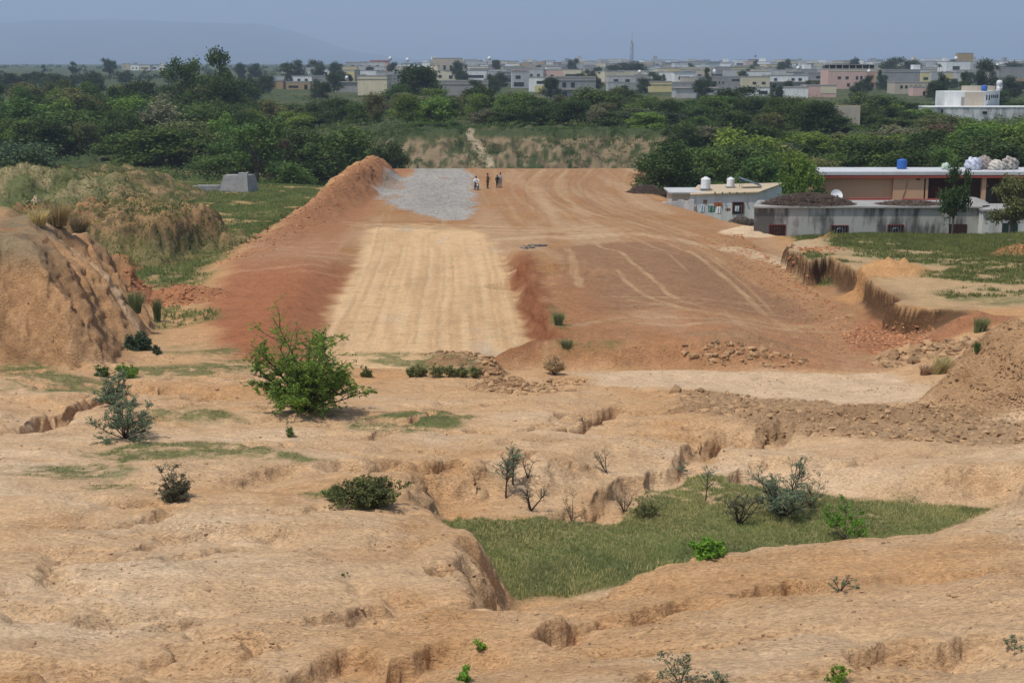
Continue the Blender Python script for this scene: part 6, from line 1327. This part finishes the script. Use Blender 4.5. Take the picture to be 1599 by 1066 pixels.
# ================================================================== CONCRETE BLOCK ON THE MEADOW
q = hit(368, 300); d7 = q[1]; xo = XP(340,d7,300); r = empty('culvert_headwall', (xo, d7, G(q[0],d7)-.25)); tag(r, 'grey concrete headwall block with sloping ends on the green meadow', 'concrete block')
def KX(px): return XP(px,d7,285)-xo
def KZ(py): return ZP(py,d7)-r.location.z
conc = mat('concrete', (.34,.335,.325), col2=(.27,.265,.26), scale=1.5)
MB().add([(0,0,0),(KX(388),-.3,0),(KX(400),2.2,0),(.9,2.2,0),(KX(349),.25,KZ(274)),(KX(386),.0,KZ(274)),(KX(394),2.0,KZ(274)),(KX(352),2.0,KZ(274))], [(0,3,2,1),(4,5,6,7),(0,1,5,4),(1,2,6,5),(2,3,7,6),(3,0,4,7)]).build('block', conc, r)
MB().box(KX(371), KX(385), .5, 1.6, KZ(274)+.003, KZ(271)).build('cap', conc, r); MB().box(KX(304), -.02, 1.0, 2.2, 0, KZ(291)).build('wing_slab', conc, r); MB().box(KX(280), KX(304)-.01, 1.4, 2.2, 0, KZ(292)).build('wing_slab', conc, r)
# ================================================================== PEOPLE AND MOTORCYCLE
skin = mat('skin', (.16,.085,.055), .6); hair = mat('hair', (.012,.01,.009), .6)
def skinned(name, nodes, edges, m_, parent, sub=2):
    me = bpy.data.meshes.new(name); me.from_pydata([n_[0] for n_ in nodes], edges, []); o = link(name, me, m_, parent)
    md = o.modifiers.new('skin','SKIN'); md.use_smooth_shade = True; sv = me.skin_vertices[0].data
    for i, n_ in enumerate(nodes): sv[i].radius = (n_[1], n_[2] if len(n_) > 2 else n_[1])
    sv[0].use_root = True; o.modifiers.new('sub','SUBSURF').levels = sub; o.modifiers['sub'].render_levels = sub; return o
def person(px, py, h, rz, top, legc, label, pose='stand', dist=None):
    q = hit(px, py); s = h/1.72; r = empty('person', (q[0], q[1], G(q[0], q[1])), rz); r.scale = (s, s, s); tag(r, label, 'person')
    sit = pose == 'ride'; zb = .80 if sit else .92
    if sit: hipz, K, A = .80, [(.20,-.36,.62),(-.20,-.36,.62)], [(.22,-.20,.12),(-.22,-.20,.12)]
    else: hipz, K, A = .92, [(.11,-.03,.50),(-.10,.02,.50)], [(.12,.02,.08),(-.11,.04,.08)]
    S_ = hipz+.50
    if sit: El, Ha = [(.30,-.15,S_-.24),(-.30,-.15,S_-.24)], [(.28,-.46,1.02),(-.28,-.46,1.02)]
    elif pose == 'talk': El, Ha = [(.27,-.02,S_-.28),(-.24,-.10,S_-.27)], [(.24,-.20,S_-.42),(-.16,-.30,S_-.12)]
    elif pose == 'fold': El, Ha = [(.24,-.06,S_-.29),(-.24,-.06,S_-.29)], [(-.04,-.22,S_-.26),(.06,-.22,S_-.30)]
    else: El, Ha = [(.26,.03,S_-.29),(-.26,.03,S_-.29)], [(.27,-.06,S_-.53),(-.27,-.06,S_-.53)]
    N_ = [((0,0,hipz),.13,.10),((0,-.01,hipz+.22),.12,.09),((0,0,S_-.05),.16,.10),((0,0,S_+.06),.055),((0,-.02,S_+.15),.075,.085),((0,-.02,S_+.24),.085,.095),((0,0,S_+.31),.055,.06)]
    E = [(0,1),(1,2),(2,3),(3,4),(4,5),(5,6)]
    for k, sx in ((0,1),(1,-1)):
        i = len(N_); N_ += [((sx*.18,0,S_-.03),.06),(El[k],.042),(Ha[k],.027)]; E += [(2,i),(i,i+1),(i+1,i+2)]
        hx, hy, hz_ = Ha[k]; dv = (Vector(Ha[k])-Vector(El[k])).normalized(); sd_ = dv.cross(Vector((0,0,1))).normalized() if abs(dv.z) < .9 else Vector((0,1,0)); j = len(N_)
        N_.append((tuple(Vector(Ha[k])+dv*.06),.026,.018)); E.append((i+2,j))
        for f in range(4): b0 = Vector(Ha[k])+dv*.09+sd_*(f-1.5)*.018; m = len(N_); N_ += [(tuple(b0),.008),(tuple(b0+dv*(.045-.006*abs(f-1.3))+Vector((0,0,-.015))),.007)]; E += [(j,m),(m,m+1)]
        m = len(N_); N_ += [(tuple(Vector(Ha[k])+dv*.05+sd_*.035),.009)]; E += [(j,m)]
        i = len(N_); N_ += [((sx*.095,0,hipz-.04),.085),(K[k],.058),(A[k],.038),((A[k][0],A[k][1]-.13,.035),.036,.025)]; E += [(0,i),(i,i+1),(i+1,i+2),(i+2,i+3)]
    skinned('body', N_, E, skin, r, 1)
    # tunic
    t = [((0,0,hipz-.30 if not sit else hipz-.06),.21,.16),((0,0,hipz-.05 if not sit else hipz),.185,.14),((0,0,hipz+.22),.155,.125),((0,0,S_-.06),.185,.125),((0,0,S_+.03),.075)]; E = [(0,1),(1,2),(2,3),(3,4)]
    for k, sx in ((0,1),(1,-1)): i = len(t); e_ = Vector(El[k]); w_ = e_+(Vector(Ha[k])-e_)*.85; t += [((sx*.17,0,S_-.03),.08),(tuple(e_),.062),(tuple(w_),.05)]; E += [(3,i),(i,i+1),(i+1,i+2)]
    skinned('tunic', t, E, top, r, 1)
    t = [((0,0,hipz-.02),.15,.12)]; E = []
    for k, sx in ((0,1),(1,-1)): i = len(t); t += [((sx*.1,0,hipz-.08),.11),(K[k],.085),((A[k][0],A[k][1],.14),.062)]; E += [(0,i),(i,i+1),(i+1,i+2)]
    skinned('trousers', t, E, legc, r, 1)
    hm_ = MB(); 
    pr = [(.098,.0),(.104,.05),(.09,.10),(.055,.135),(.015,.148)]; hm_.lathe(pr, (0,.015,S_+.20), 14).build('hair', hair, r, True)
    MB().tube([(0,-.105,S_+.225),(0,-.128,S_+.19),(0,-.108,S_+.18)], [.008,.016,.012], 6).build('nose', skin, r, True)
    for sx in (1,-1):
        MB().lathe([(.004,-.008),(.012,0),(.004,.008)], (sx*.035,-.104,S_+.232), 8).build('eye', hair, r, True); MB().box(sx*.098-.012, sx*.098+.012, -.03,.02, S_+.17, S_+.24).build('ear', skin, r, True)
        kk = 0 if sx > 0 else 1; MB().box(A[kk][0]-.05, A[kk][0]+.05, A[kk][1]-.19, A[kk][1]+.07, -.0, .075).build('shoe', hair, r)
    MB().box(-.028,.028,-.109,-.099,S_+.142,S_+.152).build('mouth', mat('lips',(.12,.045,.035)), r); return r
shirtw = mat('white_shirt', (.72,.72,.74)); khaki = mat('khaki_brown', (.10,.07,.03)); darkc = mat('dark_clothes', (.03,.03,.028)); greyc = mat('grey_clothes', (.30,.29,.31)); denim = mat('grey_blue_trousers', (.10,.12,.14))
mq = hit(743.5, 296.5)
person(743.5, 296.5, 1.66, .25, shirtw, denim, 'person in a white shirt sitting astride the motorcycle, leaning to the handlebar', 'ride').location.z += .0
person(761.5, 294.5, 1.72, 1.25, khaki, khaki, 'person in a long khaki brown tunic and trousers standing alone between the others', 'talk')
person(776.5, 293, 1.45, .6, darkc, darkc, 'shorter person in dark clothes standing at the left of the grey-dressed one', 'stand')
person(781.5, 293, 1.70, -.5, greyc, greyc, 'person in a light grey tunic standing rightmost of the group', 'fold')
r = empty('motorcycle', (mq[0], mq[1], G(mq[0], mq[1])), .25); tag(r, 'small dark motorcycle under the person in the white shirt', 'motorcycle')
rub = mat('tyre_rubber', (.015,.015,.015), .8); chrome = mat('chrome', (.5,.5,.52), .25, metal=.9); paint = mat('dark_bike_paint', (.02,.02,.028), .3, spec=.5)
def ring(mb, c, R_, r_, n=22, k=6):
    v = []; f = []
    for i in range(n):
        a = 6.2832*i/n
        for j in range(k): b = 6.2832*j/k; q_ = R_+r_*math.cos(b); v.append((c[0]+r_*math.sin(b), c[1]+q_*math.cos(a), c[2]+q_*math.sin(a)))
    for i in range(n):
        for j in range(k): f.append((i*k+j, i*k+(j+1)%k, ((i+1)%n)*k+(j+1)%k, ((i+1)%n)*k+j))
    return mb.add(v, f)
for cy in (-.66, .60):
    wv = empty('wheel', (0,0,0)); wv.parent = r; ring(MB(), (0,cy,.30), .26, .045).build('tyre', rub, wv, True); m_ = ring(MB(), (0,cy,.30), .215, .015)
    for i in range(10): a = .628*i; m_.tube([(0,cy,.30),(0,cy+.21*math.cos(a),.30+.21*math.sin(a))], .004, 3)
    m_.lathe([(.05,-.05),(.05,.05)], (0,cy,.30), 8); m_.build('rim', chrome, wv)
MB().tube([(0,-.42,.82),(0,-.1,.55),(0,.0,.40),(0,.60,.32)], .025, 6).tube([(0,-.42,.80),(0,.2,.72),(0,.55,.68),(0,.60,.32)], .02, 6).build('frame', paint, r); MB().tube([(.06,-.66,.30),(.06,-.45,.80)], .02, 6).tube([(-.06,-.66,.30),(-.06,-.45,.80)], .02, 6).build('fork', chrome, r)
MB().tube([(0,-.38,.80),(0,-.22,.86),(0,-.05,.84),(0,.05,.76)], [.06,.12,.12,.07], 10).build('fuel_tank', paint, r, True); MB().tube([(0,.0,.78),(0,.25,.80),(0,.62,.80)], [.07,.11,.09], 8).build('seat', rub, r, True)
MB().tube([(-.34,-.38,1.0),(-.2,-.44,1.0),(0,-.45,.92),(.2,-.44,1.0),(.34,-.38,1.0)], .014, 6).build('handlebar', chrome, r); MB().lathe([(.03,-.06),(.085,0),(.085,.05)], (0,0,0), 12).build('headlight', chrome, r, True).matrix_local = Matrix.Translation((0,-.52,.84)) @ Matrix.Rotation(R(90), 4, 'X')
MB().box(-.1,.1,-.12,.14,.26,.50).box(-.06,.06,-.05,.08,.5,.66).build('engine', steel, r); MB().tube([(.12,-.1,.28),(.14,.2,.25),(.14,.62,.32)], [.02,.035,.04], 7).build('exhaust', chrome, r); MB().tube([(0,-.92,.50),(0,-.78,.60),(0,-.62,.635),(0,-.44,.58)], [.03,.06,.06,.03], 6).build('front_mudguard', shirtw, r, True); MB().tube([(0,.40,.62),(0,.64,.64),(0,.88,.50)], [.05,.06,.03], 6).build('rear_mudguard', paint, r, True)
# ================================================================== CLODS AND STONES
def lumps(name, pts, sizes, seed, mat_, label, cat='rubble', flat=.7):
    rg = np.random.default_rng(seed); ico = [(0,0,1)]+[(.894*math.cos(i*1.2566),.894*math.sin(i*1.2566),.447) for i in range(5)]+[(.894*math.cos(i*1.2566+.628),.894*math.sin(i*1.2566+.628),-.447) for i in range(5)]+[(0,0,-1)]
    ico = np.array(ico, np.float32); fc = [(0,1+i,1+(i+1)%5) for i in range(5)]+[(1+i,6+i,1+(i+1)%5) for i in range(5)]+[(6+i,6+(i+1)%5,1+(i+1)%5) for i in range(5)]+[(11,6+(i+1)%5,6+i) for i in range(5)]
    n = len(pts); V = ico[None]*rg.uniform(.55,1.3,(n,12,1)).astype(np.float32)*(sizes[:,None,None]*np.stack([rg.uniform(.7,1.5,n), rg.uniform(.6,1.2,n), rg.uniform(.4,.9,n)*flat/.7],1)[:,None,:])
    a = rg.uniform(0,6.28,n); ca, sa = np.cos(a)[:,None], np.sin(a)[:,None]; V = np.stack([V[:,:,0]*ca-V[:,:,1]*sa, V[:,:,0]*sa+V[:,:,1]*ca, V[:,:,2]], 2) + pts[:,None,:] + np.array([0,0,.05])*sizes[:,None,None]
    F = (np.array(fc)[None]+12*np.arange(n)[:,None,None]).reshape(-1,3); me = npmesh(name, V.reshape(-1,3), F); tn = np.repeat(rg.random(n),12)
    setcol(me, np.stack([tn,tn,tn],1)); return tag(link(name, me, mat_), label, cat, kind='stuff')
def clodmat(name, c):
    m = bpy.data.materials.new(name); m.use_nodes = True; t = m.node_tree; b = t.nodes['Principled BSDF']; b.inputs['Roughness'].default_value = .95; b.inputs['Specular IOR Level'].default_value = .1
    at = t.nodes.new('ShaderNodeAttribute'); at.attribute_name = 'Col'; r_ = t.nodes.new('ShaderNodeValToRGB'); r_.color_ramp.elements[0].color = tuple(x*.62 for x in c)+(1,); r_.color_ramp.elements[1].color = tuple(min(1,x*1.3) for x in c)+(1,); t.links.new(at.outputs['Color'], r_.inputs[0])
    n = t.nodes.new('ShaderNodeTexNoise'); n.inputs['Scale'].default_value = 14; n.inputs['Detail'].default_value = 5; bp = t.nodes.new('ShaderNodeBump'); bp.inputs['Distance'].default_value = .03; bp.inputs['Strength'].default_value = .8; t.links.new(n.outputs['Fac'], bp.inputs['Height']); t.links.new(bp.outputs[0], b.inputs['Normal'])
    t.links.new(r_.outputs[0], b.inputs['Base Color']); return m
CB, CR, CS = clodmat('brown_clods', (.36,.225,.12)), clodmat('red_clods', (.40,.19,.095)), clodmat('sand_crumbs', (.50,.33,.19))
def inpoly(n, poly, seed, ymax=None, pw=1.):
    rg = np.random.default_rng(seed); pl = np.array(poly); x = rg.uniform(pl[:,0].min(), pl[:,0].max(), n*4); y = rg.uniform(pl[:,1].min(), pl[:,1].max(), n*4)
    k = sdpoly((x+.25*fbm(x.astype(np.float32)/1.5, y.astype(np.float32)/1.5, 2, 9)).astype(np.float32), y.astype(np.float32), poly, 1) < 0; x = x[k][:n]; y = y[k][:n]; return np.stack([x, y, Hs(x, y)], 1).astype(np.float32)
def sizes(n, a, b, seed, pw=3.): return (a+(b-a)*np.random.default_rng(seed).random(n)**pw).astype(np.float32)
p_ = inpoly(3600, CLODF, 1); lumps('clods', p_, sizes(len(p_),.015,.16,1,6), 1, CB, 'broken brown clods of earth spread across the ground right of the gully')
def blob(px, py, rx, ry, n, seed):
    c = hit(px, py); rg = np.random.default_rng(seed); a = rg.uniform(0,6.28,n); q = rg.random(n)**.6; x = c[0]+rx*q*np.cos(a); y = c[1]+ry*q*np.sin(a); return np.stack([x,y,Hs(x,y)],1).astype(np.float32)
def blobs(L_): return np.concatenate([blob(*b) for b in L_])
p_ = blobs([(770,600,1.0,.9,260,1),(820,606,2.2,.8,420,2),(880,598,1.2,.6,160,3),(765,575,.6,.5,120,4),(710,553,1.6,.6,200,5),(735,560,1.2,.5,120,6)]); lumps('clods', p_, sizes(len(p_),.02,.18,2,5), 2, CB, 'brown clods heaped between the weeds and the end of the pale road')
p_ = blobs([(1165,552,3.2,.8,260,7),(1140,548,1.6,.5,90,8)]); lumps('clods', p_, sizes(len(p_),.03,.24,3,4), 3, CB, 'row of coarse clods lying along the near end of the right platform')
p_ = blobs([(1440,556,2.4,1.3,300,9),(1420,560,1.6,.8,140,10),(1500,550,2.2,1.2,140,11)]); lumps('clods', p_, sizes(len(p_),.03,.34,4,4), 4, CB, 'sandy clods at the foot of the right bank')
p_ = blobs([(1400,510,2.6,3.2,1500,12),(1370,530,2.0,2.2,500,13),(1450,530,3.0,1.6,700,14)]); p_ = p_[p_[:,2] < .75]; lumps('clods', p_, sizes(len(p_),.03,.13,5), 5, CR, 'loose red crumbs sliding down below the right bank')
p_ = blobs([(270,460,3.2,1.6,500,15),(300,470,1.5,1,160,16),(250,448,1.5,1,160,17),(1275,390,2,1.6,400,18),(1590,398,2.4,1.2,300,19)]); lumps('clods', p_, sizes(len(p_),.02,.18,6,5), 6, CR, 'red soil clods in the small dumped heaps of the meadow edges')
p_ = blobs([(1560,600,4.0,3.4,2600,20),(1520,640,2.6,1.4,500,21)]); lumps('clods', p_, sizes(len(p_),.015,.08,7), 7, CB, 'crumbly brown soil covering the spoil heap at the right edge')
rg = np.random.default_rng(8); x = rg.uniform(-21.5,-12,6500); y = rg.uniform(100,190,6500); k_ = np.abs(x-np.interp(y,[104,140,190],[-20.5,-18.5,-17])) < 2.9*np.sqrt(rg.random(6500)); p_ = np.stack([x,y,Hs(x,y)],1)[k_].astype(np.float32); lumps('clods', p_, sizes(len(p_),.03,.17,8,3.5), 8, CR, 'red clods over the long spoil ridge on the left side of the embankment')
rg = np.random.default_rng(9); n = 13000; y = np.exp(rg.uniform(math.log(16), math.log(66), n)); x = rg.uniform(-.42,.42,n)*y; k_ = (fbm(x.astype(np.float32)/2.2, y.astype(np.float32)/1.6, 3, 77) > -.15) & (sample(GMASK, x, y) < .2); p_ = np.stack([x,y,Hs(x,y)],1)[k_].astype(np.float32)
lumps('pebbles', p_, sizes(len(p_),.005,.045,9,5)*(.6+p_[:,1]/50), 9, clodmat('pebble', (.36,.235,.135)), 'small pebbles and crumbs strewn over the sandy foreground')
rg = np.random.default_rng(40); n = 9000; x = rg.uniform(-15,-2,n); y = rg.uniform(126,190,n); k_ = sdpoly((x + 1.1*fbm(x.astype(np.float32)/2.2, y.astype(np.float32)/2.2, 3, 409)).astype(np.float32), (y + 1.1*fbm(x.astype(np.float32)/2.2, y.astype(np.float32)/2.2, 3, 419)).astype(np.float32), GRAV, 4) < .7*rg.random(n)**2; p_ = np.stack([x,y,Hs(x,y)],1)[k_].astype(np.float32)
lumps('gravel_stones', p_, sizes(len(p_),.025,.10,41,3), 41, clodmat('gravel_grey', (.37,.35,.325)), 'loose grey crushed stones spread on top of the gravel patch', 'gravel')
rg = np.random.default_rng(10); n = 3500; x = rg.uniform(2,19,n); y = rg.uniform(66,118,n); p_ = np.stack([x,y,Hs(x,y)],1).astype(np.float32); lumps('clods', p_, sizes(len(p_),.02,.11,10,4), 10, CR, 'small clods scattered over the right platform of the embankment')
for px, py, W_, H_, c_, lb in [(1054,612,28,9,CB,'largest square clod at the left end of the brown clod field'),(1265,548,0,0,None,None),(838,384,26,5,dark,None)]:
    if lb is None or c_ is None: continue
    q = hit(px, py); m_ = q[1]/FPX; p_ = np.array([[0,0,0]], np.float32); o = lumps('clod', p_, np.array([W_*m_*.42], np.float32), 5, c_, lb, 'clod', .8); del o['kind']; o.location = (q[0], q[1], q[2])
q = hit(1265+230, 549); p_ = np.array([[0,0,0]], np.float32); o = lumps('boulder', p_, np.array([.26], np.float32), 6, CS, 'pale rounded boulder lying below the right bank', 'boulder', .9); del o['kind']; o.location = q
p_ = blobs([(835,383,.9,.8,60,30),(825,388,.6,.5,30,31)]); lumps('rubbish', p_, sizes(len(p_),.05,.2,30,2), 30, clodmat('dark_rubbish', (.12,.115,.11)), 'dark and grey rubbish scraps on the soil right of the pale road', 'rubbish')
